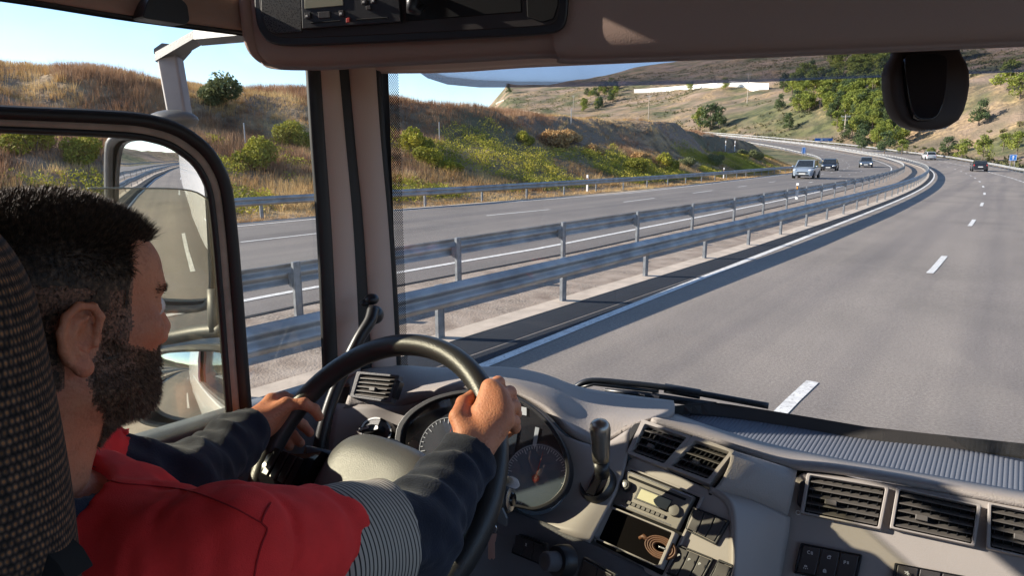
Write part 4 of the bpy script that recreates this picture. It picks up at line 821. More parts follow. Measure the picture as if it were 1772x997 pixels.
b.add(vs, [(i*n+j, i*n+(j+1) % n, (i+1)*n+(j+1) % n, (i+1)*n+j) for i in range(len(sil)-1) for j in range(n)]+[tuple(range(n))[::-1], tuple(range((len(sil)-1)*n, len(sil)*n))])
M_SENS = mat('sensor_housing_brown_black', (.035, .022, .018), .6); sh_ = b.build('sensor_housing', M_SENS, truck, smooth='auto', angle=60)
b = MB(); b.tube([pd(x, y, 1.145) for x, y in [(1655, 84), (1659, 98), (1667, 110), (1673, 128), (1673, 150), (1668, 175), (1662, 194), (1652, 210), (1636, 221), (1600, 227), (1575, 225), (1556, 217), (1541, 201), (1533, 180)]], .0012, 6); b.build('pale_rim', M_CHR, sh_, smooth=True); b = MB(); P_ = [pd(x, y, 1.098) for x, y in chaikin([(1570, 92), (1640, 90), (1641, 120), (1636, 175), (1622, 207), (1585, 208), (1574, 175), (1567, 120), (1568, 100)], 2)]; b.prism(P_, Vector(_F)*.012); b.build('front_cover', M_GBLK, sh_, bevel=.003, seg=3)
# ================================================================ DASHBOARD
# black cowl outside, ribbed dash top, hood over the instruments
Zt = -.545
top_edge = [(1165, 703), (1230, 697), (1300, 706), (1400, 722), (1500, 739), (1620, 752), (1772, 768), (1950, 785), (2300, 812), (2900, 850)]
b = MB(); r0 = [pz_(x, y, -.532) for x, y in top_edge]; r1 = [pz_(x, y+({0: 12}.get(i, 22)), -.552) for i, (x, y) in enumerate(top_edge)]; r0b = [p+np.array([0, .02, -.10]) for p in r0]
loft(b, [r0, r1], 4, 1); b.add([tuple(p) for p in r0]+[tuple(p) for p in r0b], [(i, i+1, i+1+len(r0), i+len(r0)) for i in range(len(r0)-1)]); b.build('cowl_strip', mat('cowl_black', (.04, .036, .034), .8, bump=.3, bscale=500), truck, fix=False)
rib_t = [(1166, 716), (1215, 703), (1300, 716), (1400, 733), (1500, 752), (1620, 774), (1772, 799), (1950, 825), (2300, 872), (2900, 940)]; rib_b = [(1163, 722), (1200, 735), (1280, 762), (1360, 783), (1440, 800), (1560, 822), (1772, 860), (1950, 890), (2300, 945), (2900, 1030)]
A = crom([pz_(x, y, -.555) for x, y in rib_t], 60); C = crom([pz_(x, y, -.562) for x, y in rib_b], 60); b = MB(); vs = []; nx = 2600; xs = np.linspace(max(A[0][0], C[0][0])+.001, min(A[-1][0], C[-1][0])-.001, nx)
ya = np.interp(xs, A[:, 0], A[:, 1]); yc = np.interp(xs, C[:, 0], C[:, 1]); za = np.interp(xs, A[:, 0], A[:, 2]); zc = np.interp(xs, C[:, 0], C[:, 2])
NR = 14
for t in np.linspace(0, 1, NR):
    for i, x in enumerate(xs):
        e = 1 if 0 < t < 1 else 0; vs.append((x, ya[i]*(1-t)+yc[i]*t, (za[i]*(1-t)+zc[i]*t)+e*.0008*math.sin(x*2*math.pi/.0074)))
b.add(vs, [(i*nx+j, i*nx+j+1, (i+1)*nx+j+1, (i+1)*nx+j) for i in range(NR-1) for j in range(nx-1)])
M_RIB = mat('ribbed_mat_blue_grey', (.13, .14, .17), .5); b.build('ribbed_dash_top', M_RIB, truck, smooth=True, solid=.004, fix=False)
# strip between ribs and the cowl + band between ribs and vents
def row(pts): return [pd(*p) for p in pts]
b = MB(); loft(b, [[pz_(x, y, -.562) for x, y in [(1170, 724), (1200, 736), (1280, 763), (1360, 784), (1440, 801), (1560, 823), (1772, 861), (1950, 891), (2300, 946), (2900, 1031)]],
    [pd(1125, 733, 1.235), pd(1190, 752, 1.215), pd(1290, 786, 1.175), pd(1368, 812, 1.145), ppl(1440, 820, PLR), ppl(1560, 840, PLR), ppl(1772, 880, PLR), ppl(1950, 912, PLR), ppl(2300, 966, PLR), ppl(2900, 1050, PLR)]], 5, 2)
b.build('dash_top_edge', M_DASH, truck, smooth=True, solid=.01, fix=False)
# instrument hood
hood0 = [(596, 672, 1.50), (625, 652, 1.56), (680, 641, 1.62), (760, 645, 1.60), (868, 644, 1.56), (935, 655, 1.53), (1000, 678, 1.50), (1080, 692, 1.48), (1165, 703, 1.46)]
hood1 = [(605, 668, 1.46), (640, 650, 1.50), (690, 652, 1.52), (760, 657, 1.50), (860, 654, 1.46), (940, 672, 1.42), (1010, 705, 1.39), (1085, 718, 1.37), (1166, 720, 1.36)]
hood2 = [(604, 690, 1.42), (640, 694, 1.42), (690, 697, 1.42), (745, 682, 1.40), (850, 664, 1.37), (940, 692, 1.33), (1010, 735, 1.30), (1070, 737, 1.285), (1140, 732, 1.27)]
hood3 = [(598, 705, 1.42), (640, 702, 1.41), (690, 706, 1.41), (745, 692, 1.39), (850, 673, 1.36), (935, 708, 1.30), (985, 755, 1.25), (1040, 775, 1.238), (1093, 745, 1.245)]
b = MB(); loft(b, [row(hood0), row(hood1), row(hood2), row(hood3)], 5, 5); b.build('instrument_hood', M_DASH, truck, smooth=True, solid=.012, fix=False)
# face of the dash round the instruments, down to the parting line
f0 = [(585, 700, 1.43), (640, 702, 1.405), (695, 706, 1.40), (745, 694, 1.385), (850, 675, 1.355), (932, 710, 1.295), (982, 757, 1.245), (1038, 777, 1.235), (1092, 747, 1.24)]
f1 = [(575, 760, 1.40), (640, 760, 1.38), (700, 760, 1.365), (770, 760, 1.345), (860, 762, 1.32), (935, 780, 1.27), (990, 800, 1.225), (1045, 812, 1.20), (1085, 800, 1.20)]
f2 = [(570, 820, 1.37), (640, 830, 1.35), (700, 840, 1.33), (770, 850, 1.31), (860, 862, 1.27), (925, 880, 1.235), (975, 880, 1.20), (1030, 868, 1.175), (1070, 850, 1.17)]
f3 = [(565, 880, 1.36), (640, 890, 1.33), (700, 895, 1.31), (770, 890, 1.29), (850, 880, 1.26), (900, 897, 1.22), (945, 915, 1.19), (990, 930, 1.155), (1022, 942, 1.14)]
b = MB(); loft(b, [row(f0), row(f1), row(f2), row(f3)], 6, 6); face = b.build('instrument_panel', M_PANEL, truck, smooth=True, solid=.01, fix=False)
# lower dark dash below the parting line
g0 = [(820, 872, 1.262), (870, 880, 1.24), (945, 905, 1.19), (1000, 930, 1.155), (1060, 960, 1.12), (1150, 1005, 1.08)]; g1 = [(815, 925, 1.23), (868, 940, 1.22), (940, 970, 1.18), (990, 1000, 1.14), (1040, 1030, 1.10), (1120, 1070, 1.05)]; g2 = [(800, 1060, 1.2), (860, 1070, 1.19), (930, 1090, 1.16), (980, 1110, 1.12), (1030, 1130, 1.08), (1100, 1160, 1.04)]
b = MB(); loft(b, [row(g0), row([(a, (c+d)/2+3, (e+f_)/2-.008) for (a, c, e), (q_, d, f_) in zip(g0, g1)]), row(g1), row(g2)], 5, 5); b.build('lower_dash', M_DDASH, truck, smooth=True, solid=.01, fix=False)
# centre stack surface and the lit right lower panel
s0 = [(1093, 790), (1165, 815), (1232, 850)]
b = MB(); q = lambda P, pl, dd=0: [ppl(x, y, off(pl, dd)) for x, y in P]
stackP = [(1088, 796), (1100, 790), (1232, 850), (1262, 868), (1272, 900), (1266, 1060), (1150, 1060), (1019, 942)]
plate('centre_stack', stackP, PLS, M_PANEL, truck, h=.0, th=.04, k=1, bevel=.004)
# panel at the right of the stack (sun-lit), bulging
Ls = [ppl(1226, 852, off(PLS, .002)), ppl(1258, 880, off(PLS, .002)), ppl(1262, 960, off(PLS, .002)), ppl(1258, 1060, off(PLS, .002))]; Rs = [ppl(1361, 896, off(PLR, .003)), ppl(1356, 925, off(PLR, .003)), ppl(1345, 980, off(PLR, .003)), ppl(1332, 1060, off(PLR, .003))]
b = MB(); loft(b, [[Ls[i]*(1-t)+Rs[i]*t+np.array([0, -.62, .78])*.006*math.sin(math.pi*t) for t in (0, .5, 1)] for i in range(4)], 6, 6); b.build('console_side_panel', M_PANEL, truck, smooth=True, solid=.01, fix=False)
# soft airbag lid
nl = np.array([-.05, -.62, .78]); Lp = [ppl(1264, 780, off(PLV, .010)), ppl(1262, 802, off(PLV, .016)), ppl(1246, 835, off(PLV, .014)), ppl(1227, 853, off(PLS, .004))]; Rp = [pd(1378, 816, 1.142), ppl(1374, 838, off(PLR, .014)), ppl(1367, 872, off(PLR, .014)), ppl(1361, 896, off(PLR, .004))]
rows = []
for i in range(4): rows.append([Lp[i]*(1-t)+Rp[i]*t+nl*(.000 if i in (0, 3) else .010)*math.sin(math.pi*t) for t in (0, .35, .7, 1)])
b = MB(); loft(b, rows, 6, 6); b.build('soft_lid', M_DASH, truck, smooth=True, solid=.002, fix=False)
b = MB(); b.tube(crom([Lp[3]+np.array([0, 0, -.002]), Lp[3]*.6+Rp[3]*.4+np.array([0, -.002, -.003]), Rp[3]+np.array([0, -.001, -.002]), ppl(1353, 940, off(PLR, .004)), ppl(1340, 1005, off(PLR, .004))], 5), .0016, 6); b.build('panel_gap', M_HOLE, truck)
# right-hand vent panel
rp = [(1362, 868), (1372, 828), (1392, 815), (1430, 820), (1560, 838), (1772, 876), (1960, 910), (2300, 964), (2900, 1048), (2900, 1300), (1960, 1150), (1330, 1150), (1345, 985)]
plate('passenger_panel', rp, PLR, M_PANEL, truck, h=0., th=.04, k=1, bevel=.006)
def vent(q, pl, ns, parent=truck, frame=M_PANEL, fw=7, fh=.012, tab=.35, nf=7, name='air_vent', inner=None):
    o = MB(); ringm(o, [tuple(np.array(p)) for p in inset(q, -fw)], q, pl, -.004, fh, k=1); V = o.build(name, frame, parent, smooth='auto', bevel=.002)
    return V
def slats(q, pl, ns, tab, V):
    k = MB(); n = Vector(pl[1]); P = chaikin(q, 1); k.add([Vector(ppl(x, y, pl))+n*.0012 for x, y in P], [tuple(range(len(P)))]); k.build('vent_shade_plate', M_HOLE, V)  # flat plate, the shade behind the slats is in its black colour
    for i in range(ns):
        t = (i+.6)/(ns+.1); a, c = bil(q, .02, t), bil(q, .98, t); A, C = Vector(ppl(*a, pl)), Vector(ppl(*c, pl)); ex = (C-A).normalized(); ey = n.cross(ex)
        k = MB(); w1 = n*.0105-ey*.0035; w0 = n*.002+ey*.003
        k.add([A+w0, C+w0, C+w1, A+w1, A+w0+ey*.0016, C+w0+ey*.0016, C+w1+ey*.0016, A+w1+ey*.0016], [(0, 1, 2, 3), (7, 6, 5, 4), (0, 4, 5, 1), (1, 5, 6, 2), (2, 6, 7, 3), (3, 7, 4, 0)]); k.build('vent_slat', M_VENT, V)
    k = MB()
    for i in range(8):
        s = (i+.5)/8; a, c = Vector(ppl(*bil(q, s, .03), pl)), Vector(ppl(*bil(q, s, .97), pl)); ex = (c-a).normalized(); k.prism([a+n*.0015, a+n*.005, c+n*.005, c+n*.0015], ex.cross(n)*.0012)
    k.build('vent_fins', M_BLK, V, fix=False)
    m_ = bil(q, tab, .62); k = MB(); A = Vector(ppl(*m_, pl)); C = Vector(ppl(*(bil(q, tab+.16, .62)), pl)); ex = (C-A).normalized(); ey = n.cross(ex); L = (C-A).length; k.prism([A+n*.004+ey*.004, C+n*.004+ey*.004, C+n*.004-ey*.004, A+n*.004-ey*.004], n*.0105); k.build('vent_tab', M_VENT, V, bevel=.001)
for q_, ns in [([(1403, 826), (1532, 848), (1519, 915), (1392, 889)], 5), ([(1557, 850), (1690, 879), (1680, 944), (1546, 915)], 5), ([(1714, 877), (1850, 905), (1840, 980), (1712, 950)], 5)]:
    V = vent(q_, PLR, ns); slats(q_, PLR, ns, .25 if q_[0][0] < 1700 else .3, V)
for q_, tb in [([(1120, 740), (1192, 764), (1153, 809), (1097, 788)], .3), ([(1206, 769), (1266, 789), (1228, 836), (1164, 812)], .35)]:
    V = vent(q_, PLV, 4, fw=9, fh=.014); slats(q_, PLV, 4, tb, V)
def dial(c, rx, pl, m1, name='vent_dial', h=.012, parent=truck, notch=True, edge=None):
    k = MB(); C = Vector(ppl(*c, pl)); n = Vector(pl[1]); r = (Vector(ppl(c[0]+rx, c[1], pl))-C).length; k.lathe(C, n, [(r*1.02, -.004), (r, h*.7), (r*.9, h), (r*.3, h+.0005)], 28); o = k.build(name, m1, parent, smooth='auto'); return o, C, n, r
# thumb wheels beside the vents
for pts, pl in [([(1384, 836), (1397, 832), (1403, 836), (1394, 876), (1385, 880), (1379, 874)], PLR), ([(1100, 738), (1114, 736), (1092, 770), (1090, 787), (1084, 784), (1086, 762)], PLV)]:
    plate('thumb_wheel', pts, pl, M_BLK, truck, h=.010, k=2, bevel=.003)
b = MB(); c = Vector(ppl(1381, 888, PLR)); n = Vector(PLR[1]); b.tube([c+n*.001+Vector(v)*1 for v in [((Vector((1, 0, 0))*math.cos(a)+n.cross(Vector((1, 0, 0)))*math.sin(a))*.0032) for a in np.linspace(0, 6.28, 14)[:-1]]], .0007, 5, closed=True); b.build('ring_mark', M_SYM, truck)
# ---- radio
radq = [(1091, 817), (1206, 863), (1176, 921), (1063, 875)]
o = MB(); ringm(o, [(1086, 808), (1220, 861), (1150, 1008), (1022, 944)], [(1092, 814), (1214, 863), (1148, 998), (1031, 939)], PLS, -.002, .006, 1); o.build('radio_surround', M_PANEL, truck, bevel=.002)
plate('radio_gap', [(1090, 812), (1216, 861), (1148, 1000), (1029, 940)], PLS, M_HOLE, truck, h=.0015, k=0)
M_RAD = mat('radio_grey', (.16, .145, .13), .4, .2)
rad = plate('radio', radq, PLS, M_RAD, truck, h=.012, k=0, bevel=.002)
def rq(s0, s1, t0, t1): return [tuple(bil(radq, s0, t0)), tuple(bil(radq, s1, t0)), tuple(bil(radq, s1, t1)), tuple(bil(radq, s0, t1))]
subplate('cassette_slot', rq(.06, .92, .13, .20), PLS, M_HOLE, rad, .013); subplate('display_frame', rq(.26, .76, .30, .66), PLS, M_BLK, rad, .0128); subplate('display', rq(.30, .75, .34, .62), PLS, mat('radio_display', (.55, .52, .34), .3), rad, .0142)
for i in range(9): subplate('radio_button', rq(.13+i*.073, .19+i*.073, .76, .86), PLS, M_VENT, rad, .0155, k=0)
subplate('radio_trim_line', rq(.02, .98, .03, .06), PLS, M_CHR, rad, .0128); subplate('radio_trim_line', rq(.12, .9, .93, .96), PLS, M_CHR, rad, .0128)
k, C, n, r = dial(bil(radq, .10, .42), 8.5, PLS, M_BLK, 'radio_knob', .022, rad); k = MB(); k.lathe(C, n, [(r*.55, .0215), (r*.5, .0235), (.0005, .0238)], 20); k.build('radio_knob_cap', M_CHR, rad, smooth='auto')
k, C, n, r = dial(bil(radq, .86, .55), 10, PLS, M_VENT, 'radio_knob', .018, rad)
# storage slot below the radio
stq = [(1060, 881), (1172, 927), (1147, 985), (1036, 934)]
o = MB(); ringm(o, inset(stq, -5), inset(stq, 2), PLS, .0, .018, 1); o.build('storage_tray_frame', M_PANEL, truck, bevel=.002); plate('storage_tray', stq, PLS, mat('tray_shade', (.004, .003, .003), .95, spec=.1), truck, h=.003, k=0)  # shade of the recess put into the tray's near-black colour
leather = mat('brown_leather', (.16, .075, .04), .5, var=.2, vscale=60); b = MB(); Cc = Vector(ppl(1148, 951, PLS)); n = Vector(PLS[1]); ex = (Vector(ppl(1170, 960, PLS))-Cc).normalized(); ey = n.cross(ex)
belt = thing('coiled_belt', tuple(Cc), 'small coiled brown leather belt lying in the tray under the radio', 'belt')
for rr in (.021, .0175, .014, .0105): b.tube([Cc+n*(.010)+ex*rr*1.25*math.cos(a)+ey*rr*.75*math.sin(a) for a in np.linspace(0, 6.28, 28)[:-1]], .0019, 6, closed=True, flat=2.6)
b.tube([Cc+n*.010-ex*.020+ey*.002, Cc+n*.012-ex*.034+ey*.006, Cc+n*.010-ex*.040+ey*.001], [.004, .004, .003], 6); b.build('strap', leather, belt, smooth=True)
b = MB(); b.box(Cc+n*.013+ex*.006, (.012, .003, .012), Matrix((ex, ey, n)).transposed()); b.build('buckle', M_CHR, belt, bevel=.001)
# ---- rocker switches
def switches(q, pl, n_, marks=None, name='switch_block', mm=M_BTN, half=None):
    o = MB(); ringm(o, inset(q, -5), q, pl, -.001, .006, 1); fr = o.build(name, M_BLK, truck, bevel=.0015)
    for i in range(n_):
        s0, s1 = i/n_+.015, (i+1)/n_-.015; P = [bil(q, s0, .03), bil(q, s1, .03), bil(q, s1, .97), bil(q, s0, .97)]; A = [Vector(ppl(*p, pl)) for p in P]; nn = Vector(pl[1]); k = MB()
        m0, m1 = (A[0]+A[3])/2, (A[1]+A[2])/2; H0, H1, H2 = nn*.0085, nn*.0055, nn*.0075
        k.add([A[0], A[1], A[2], A[3], A[0]+H0, A[1]+H0, m1+H1, m0+H1, A[2]+H2, A[3]+H2], [(4, 5, 6, 7), (7, 6, 8, 9), (0, 1, 5, 4), (3, 9, 8, 2), (0, 4, 7, 9, 3), (1, 2, 8, 6, 5)]); k.build('rocker_switch', mm, fr, bevel=.001)
    return fr
def icon(fr, q, pl, s, t, segs, h=.0125, sc=1.0, w_=.00055):
    c = Vector(ppl(*bil(q, s, t), pl)); ex = (Vector(ppl(*bil(q, min(1, s+.2), t), pl))-c).normalized(); n = Vector(pl[1]); ey = n.cross(ex); b = MB()
    for sg in segs: b.tube([c+n*h+ex*x*.001*sc+ey*y*.001*sc for x, y in sg], w_*sc, 5)
    b.build('switch_symbol', M_SYM, fr)
arc = lambda cx, cy, r, a0, a1, n=9: [(cx+r*math.cos(math.radians(a)), cy+r*math.sin(math.radians(a))) for a in np.linspace(a0, a1, n)]
qA = [(1203, 882), (1260, 904), (1238, 941), (1192, 918)]; switches(qA, PLS, 3)
qB = [(1178, 948), (1233, 970), (1208, 1016), (1156, 992)]; fb = switches(qB, PLS, 3)
for s in (.17, .5, .83): icon(fb, qB, PLS, s, .3, [arc(0, 0, 1.6, 20, 200), [(-2, -2), (1.5, 1)]], .0135)
qC = [(1246, 974), (1268, 983), (1250, 1020), (1228, 1008)]; switches(qC, PLS, 1)
qD = [(1390, 944), (1488, 963), (1478, 1012), (1378, 992)]; fd = switches(qD, PLR, 3)
icon(fd, qD, PLR, .16, .25, [arc(-1.5, 0, 2.2, 60, 300)]+[[(1, y), (4, y-.6)] for y in (-1.6, 0, 1.6)], .0115); icon(fd, qD, PLR, .14, .75, [arc(0, 0, 1.8, 0, 180), [(-2, 0), (2, 0)]]+[[(1.8*math.cos(a)*1.3, -1.3-abs(math.sin(a))), (1.8*math.cos(a)*2, -2.4-abs(math.sin(a))*1.4)] for a in (-2.6, -1.57, -.5)], .009)
icon(fd, qD, PLR, .49, .26, [[(-2, -3), (2, -3), (2, 0), (-2, 0), (-2, -3)], arc(1.2, 0, 1.6, 0, 180)], .0115); icon(fd, qD, PLR, .47, .75, [[(-2, -3), (2, -3), (2, 0), (-2, 0), (-2, -3)], [(-1.6, -1.5), (1.6, -1.5)], arc(0, 0, 1.5, 0, 180)], .009)
icon(fd, qD, PLR, .80, .35, [[(-3, -2.6), (-3, 2.2), (-1, 2.2), (-.4, 1.2), (-1, 0), (-3, 0)], [(1.2, 1.6), (3.6, 1.6)], [(1.2, .2), (3.6, .2)], [(1.2, -1.2), (3.6, -1.2)]], .0105)
qE = [(1552, 978), (1668, 1000), (1660, 1045), (1545, 1020)]; fe = switches(qE, PLR, 3); icon(fe, qE, PLR, .16, .28, [[(-3, 1), (0, 1), (3, -1)], [(-2, -2), (2, 2)], arc(2, -2, 1.2, 0, 300)], .0115)
qF = [(897, 925), (946, 943), (941, 977), (891, 956)]; ff = switches(qF, PLL, 3); icon(ff, qF, PLL, .5, .3, [[(-1.5, -2), (1.5, 2)], [(-1.5, 2), (1.5, -2)], [(-1.5, 2), (1.5, 2)]], .0125)
k, C, n, r = dial((978, 972), 19, off(PLL, .0), M_BLK, 'rotary_switch', .02, truck); k2 = MB(); k2.cyl(C+n*.015, C+n*.045, r*.62, r*.58, 24); k2.build('rotary_switch_grip', M_DDASH, k, bevel=.003); k2 = MB(); k2.lathe(C, n, [(r*.34, .0452), (.0004, .0462)], 16); k2.build('rotary_switch_cap', M_VENT, k)
qG = [(1016, 968), (1066, 995), (1056, 1030), (1006, 1002)]; switches(qG, off(PLL, .01), 2)
# ---- left side: vent, light switch
PLLV = plane_yr(8, 30, pd(655, 668, 1.40))
V = vent([(629, 650), (690, 655), (676, 694), (618, 686)], PLLV, 5, frame=M_DDASH, fw=8); slats([(629, 650), (690, 655), (676, 694), (618, 686)], PLLV, 5, .4, V)
plate('thumb_wheel', [(692, 660), (699, 662), (688, 693), (682, 690)], PLLV, M_BLK, truck, h=.013, k=1)
PLK = plane_yr(-4, 34, pd(651, 745, 1.36))
def ell_px(cx, cy, rx, ry, n=32): return [(cx+rx*math.cos(2*math.pi*i/n), cy+ry*math.sin(2*math.pi*i/n)) for i in range(n)]
o = MB(); ringm(o, ell_px(652, 748, 27, 25), ell_px(652, 748, 24, 22), PLK, -.012, .003, 0); ls = o.build('light_switch', M_GBLK, truck)
plate('light_switch_face', ell_px(652, 748, 24, 22), PLK, M_DDASH, ls, h=.002, th=.03, k=0); plate('light_switch_lever', [(631, 753), (633, 746), (655, 739), (668, 741), (668, 749), (655, 752)], PLK, M_BLK, ls, h=.022, k=1, bevel=.003); plate('light_switch_mark', [(633, 752), (634, 748), (652, 743), (652, 747)], PLK, M_SYM, ls, h=.0235, th=.001, k=0)
# ---- instrument cluster
lens_px = [(700, 752), (722, 720), (760, 697), (808, 685), (862, 685), (912, 702), (952, 735), (978, 776), (989, 815), (982, 848), (960, 872), (930, 884), (905, 878), (860, 872), (760, 870), (705, 830)]
PLI = plane3(pd(720, 740, 1.345), pd(925, 715, 1.272), pd(930, 875, 1.20)); cl = plate('instrument_cluster', lens_px, PLI, mat('cluster_black', (.012, .012, .015), .3), truck, h=.006, th=.03, k=2)
o = MB(); ringm(o, shrink(lens_px, 1.05), shrink(lens_px, .985), PLI, .0, .026, 2); o.build('cluster_bezel', M_BLK, cl, smooth='auto', bevel=.002)
def gauge(cx, cy, R, a0, a1, nmaj, name='gauge', fill=(.03, .033, .04)):
    C = Vector(ppl(cx, cy, PLI)); n = Vector(PLI[1]); ex = (Vector(ppl(cx+10, cy, PLI))-C).normalized(); ey = n.cross(ex); b = MB(); b.lathe(C+n*.006, n, [(R, 0), (R, .002), (.0004, .002)], 40); G = b.build(name, mat('gauge_face', fill, .35), cl)
    t = MB()
    for i in range(nmaj*5+1):
        a = math.radians(a0+(a1-a0)*i/(nmaj*5)); d = ex*math.cos(a)+ey*math.sin(a); L = .010 if i % 5 == 0 else .005; t.prism([C+n*.009+d*(R*.93)+d.cross(n)*.0006, C+n*.009+d*(R*.93)-d.cross(n)*.0006, C+n*.009+d*(R*.93-L)-d.cross(n)*.0006, C+n*.009+d*(R*.93-L)+d.cross(n)*.0006], n*.0006)
    t.tube([C+n*.009+(ex*math.cos(a)+ey*math.sin(a))*R*.96 for a in np.radians(np.linspace(a0, a1, 40))], .0005, 4); t.build('gauge_scale', M_SYM, cl, fix=False)
    b = MB(); a = math.radians(a0+(a1-a0)*.55); d = ex*math.cos(a)+ey*math.sin(a); s_ = d.cross(n); b.prism([C+n*.011-d*.008+s_*.0015, C+n*.011+d*R*.8, C+n*.011-d*.008-s_*.0015], n*.001); b.lathe(C+n*.010, n, [(.007, 0), (.006, .004), (.001, .005)], 16); b.build('needle', M_RED, cl)
gauge(930, 830, .062, 240, -60, 12, fill=(.13, .16, .19)); gauge(775, 775, .058, 240, -60, 6)  # right dial's pale blue is sky glare on the lens, painted into its face
subplate('telltale_icon', [(905, 706), (905, 720), (914, 722), (914, 708)], PLI, M_SYM, cl, .009, .001); subplate('display_strip', [(929, 741), (936, 743), (930, 776), (924, 773)], PLI, mat('display_strip', (.5, .52, .52), .4), cl, .009, .001); subplate('trip_display', [(845, 730), (900, 742), (893, 790), (842, 780)], PLI, mat('trip_display', (.05, .06, .07), .2), cl, .009, .002)
M_LENS = glass_mat('cluster_lens', (.93, .95, .97), 1.6, dirt=.03, dscale=20, ior=1.5); b = MB(); P = chaikin(lens_px, 2); nI = Vector(PLI[1]); c0 = sum((Vector(ppl(x, y, PLI)) for x, y in P), Vector())/len(P); PP = [Vector(ppl(x, y, PLI)) for x, y in P]
vs = [c0+nI*.030]+[c0+(p-c0)*.5+nI*.028 for p in PP]+[c0+(p-c0)*.985+nI*.020 for p in PP]; L = len(PP); b.add(vs, [(0, 1+i, 1+(i+1) % L) for i in range(L)]+[(1+i, 1+L+i, 1+L+(i+1) % L, 1+(i+1) % L) for i in range(L)]); b.build('cluster_lens', M_LENS, cl, smooth=True, fix=False)
# ---- gear selector
PLG = plane_yr(-20, 48, pd(1035, 840, 1.178)); C = Vector(ppl(1034, 838, PLG)); n = Vector(PLG[1])
b = MB(); b.lathe(C, n, [(.034, -.006), (.034, .003), (.030, .009), (.026, .004), (.024, -.002), (.0005, -.004)], 36); gs = b.build('gear_selector', M_BLK, truck, smooth='auto')
b = MB(); ex = Vector((1, 0, 0)); b.box(C+n*.006, (.018, .05, .004), Matrix((ex, n.cross(ex), n)).transposed()); b.build('gate_slot', M_GBLK, gs, bevel=.002)
A = Vector(pd(1042, 826, 1.12)); Bp = Vector(pd(1040, 800, 1.115)); Tp = Vector(pd(1038, 730, 1.10)); b = MB(); b.tube([A, Bp], [.011, .0135], 16); b.build('selector_shaft', M_BLK, gs, smooth=True)
ax = (Tp-Bp); b = MB(); pr = [(.0005, 0), (.0135, .002), (.0145, .012), (.0155, .03), (.0168, .048), (.0172, .058), (.016, .066), (.011, .072), (.004, .0745), (.0005, .075)]; b.lathe(Bp, ax, pr, 28); b.build('selector_knob', mat('selector_metal', (.30, .27, .23), .28, .75, var=.15, vscale=30), gs, smooth=True)
# ---- wipers, outside
M_WIP = mat('wiper_black', (.012, .014, .018), .35)
wp = thing  # noqa
b = MB(); W1 = [on_vis(x, y, .05) for x, y in [(985, 684), (1000, 668), (1026, 659), (1090, 664), (1150, 671), (1215, 682), (1270, 692), (1330, 703)]]; b.tube(crom(W1, 4), .0075, 8); b.tube([on_vis(x, y, .045) for x, y in [(1000, 672), (1028, 665), (1140, 678)]], .004, 6); b.tube([on_vis(x, y, .06) for x, y in [(1150, 672), (1212, 683)]], .012, 8); wr = b.build('wiper_arm', M_WIP, truck, smooth=True)
b = MB(); b.tube([on_vis(x, y, .035) for x, y in [(1047, 676), (1100, 683), (1180, 694), (1240, 700)]], [.005, .009, .009, .005], 8); b.tube([on_vis(x, y, .03) for x, y in [(1047, 680), (1130, 691), (1240, 704)]], .0035, 6); b.build('wiper_blade', M_WIP, wr, smooth=True)
b = MB(); b.box(on_vis(1135, 685, .03), (.02, .01, .008)); b.box(on_vis(1112, 682, .03), (.016, .01, .004)); b.build('wiper_clip', M_CHR, wr)
# ================================================================ STEERING WHEEL
SWC = np.array([-.785, .675, H-.52]); tw = math.radians(50); e1 = Vector((1, 0, 0)); e2 = Vector((0, math.cos(tw), math.sin(tw))); nw = Vector((0, -math.sin(tw), math.cos(tw))); SWR = .237
C = Vector(SWC); wh = thing('x', (0, 0, 0), None, None); bpy.data.objects.remove(wh)
M_WHEEL = mat('wheel_leather_black', (.028, .027, .027), .38, bump=.25, bscale=500)
def wpt(a, r=SWR, h=0.): a = math.radians(a); return C+(e1*math.cos(a)+e2*math.sin(a))*r+nw*h
b = MB(); b.tube([wpt(a) for a in np.arange(0, 360, 4)], .0192, 20, closed=True); wheel = b.build('steering_wheel', M_WHEEL, truck, smooth=True)
b = MB(); vs = []; NU, NV = 48, 9
for j in range(NV):
    t = j/(NV-1); rr = 1-(1-math.cos(t*math.pi/2))*1; r_ = math.cos(t*math.pi/2)**.45 if t < 1 else 0; hh = .055*math.sin(t*math.pi/2)
    for i in range(NU):
        a = 2*math.pi*i/NU; ca, sa = math.cos(a), math.sin(a); x = .124*math.copysign(abs(ca)**.62, ca); y = .093*math.copysign(abs(sa)**.7, sa); vs.append(C+e1*(x*r_+.020)+e2*(y*r_-.022)+nw*(hh*.66-.014))
b.add(vs, [(j*NU+i, j*NU+(i+1) % NU, (j+1)*NU+(i+1) % NU, (j+1)*NU+i) for j in range(NV-1) for i in range(NU)]); b.build('hub_cover', mat('hub_grey_grain', (.115, .115, .12), .42, bump=.25, bscale=620), wheel, smooth=True)
b = MB(); b.lathe(C-nw*.055, nw, [(.05, -.09), (.055, 0), (.075, .03), (.07, .036)], 32); b.build('hub_boss', M_BLK, wheel, smooth='auto')
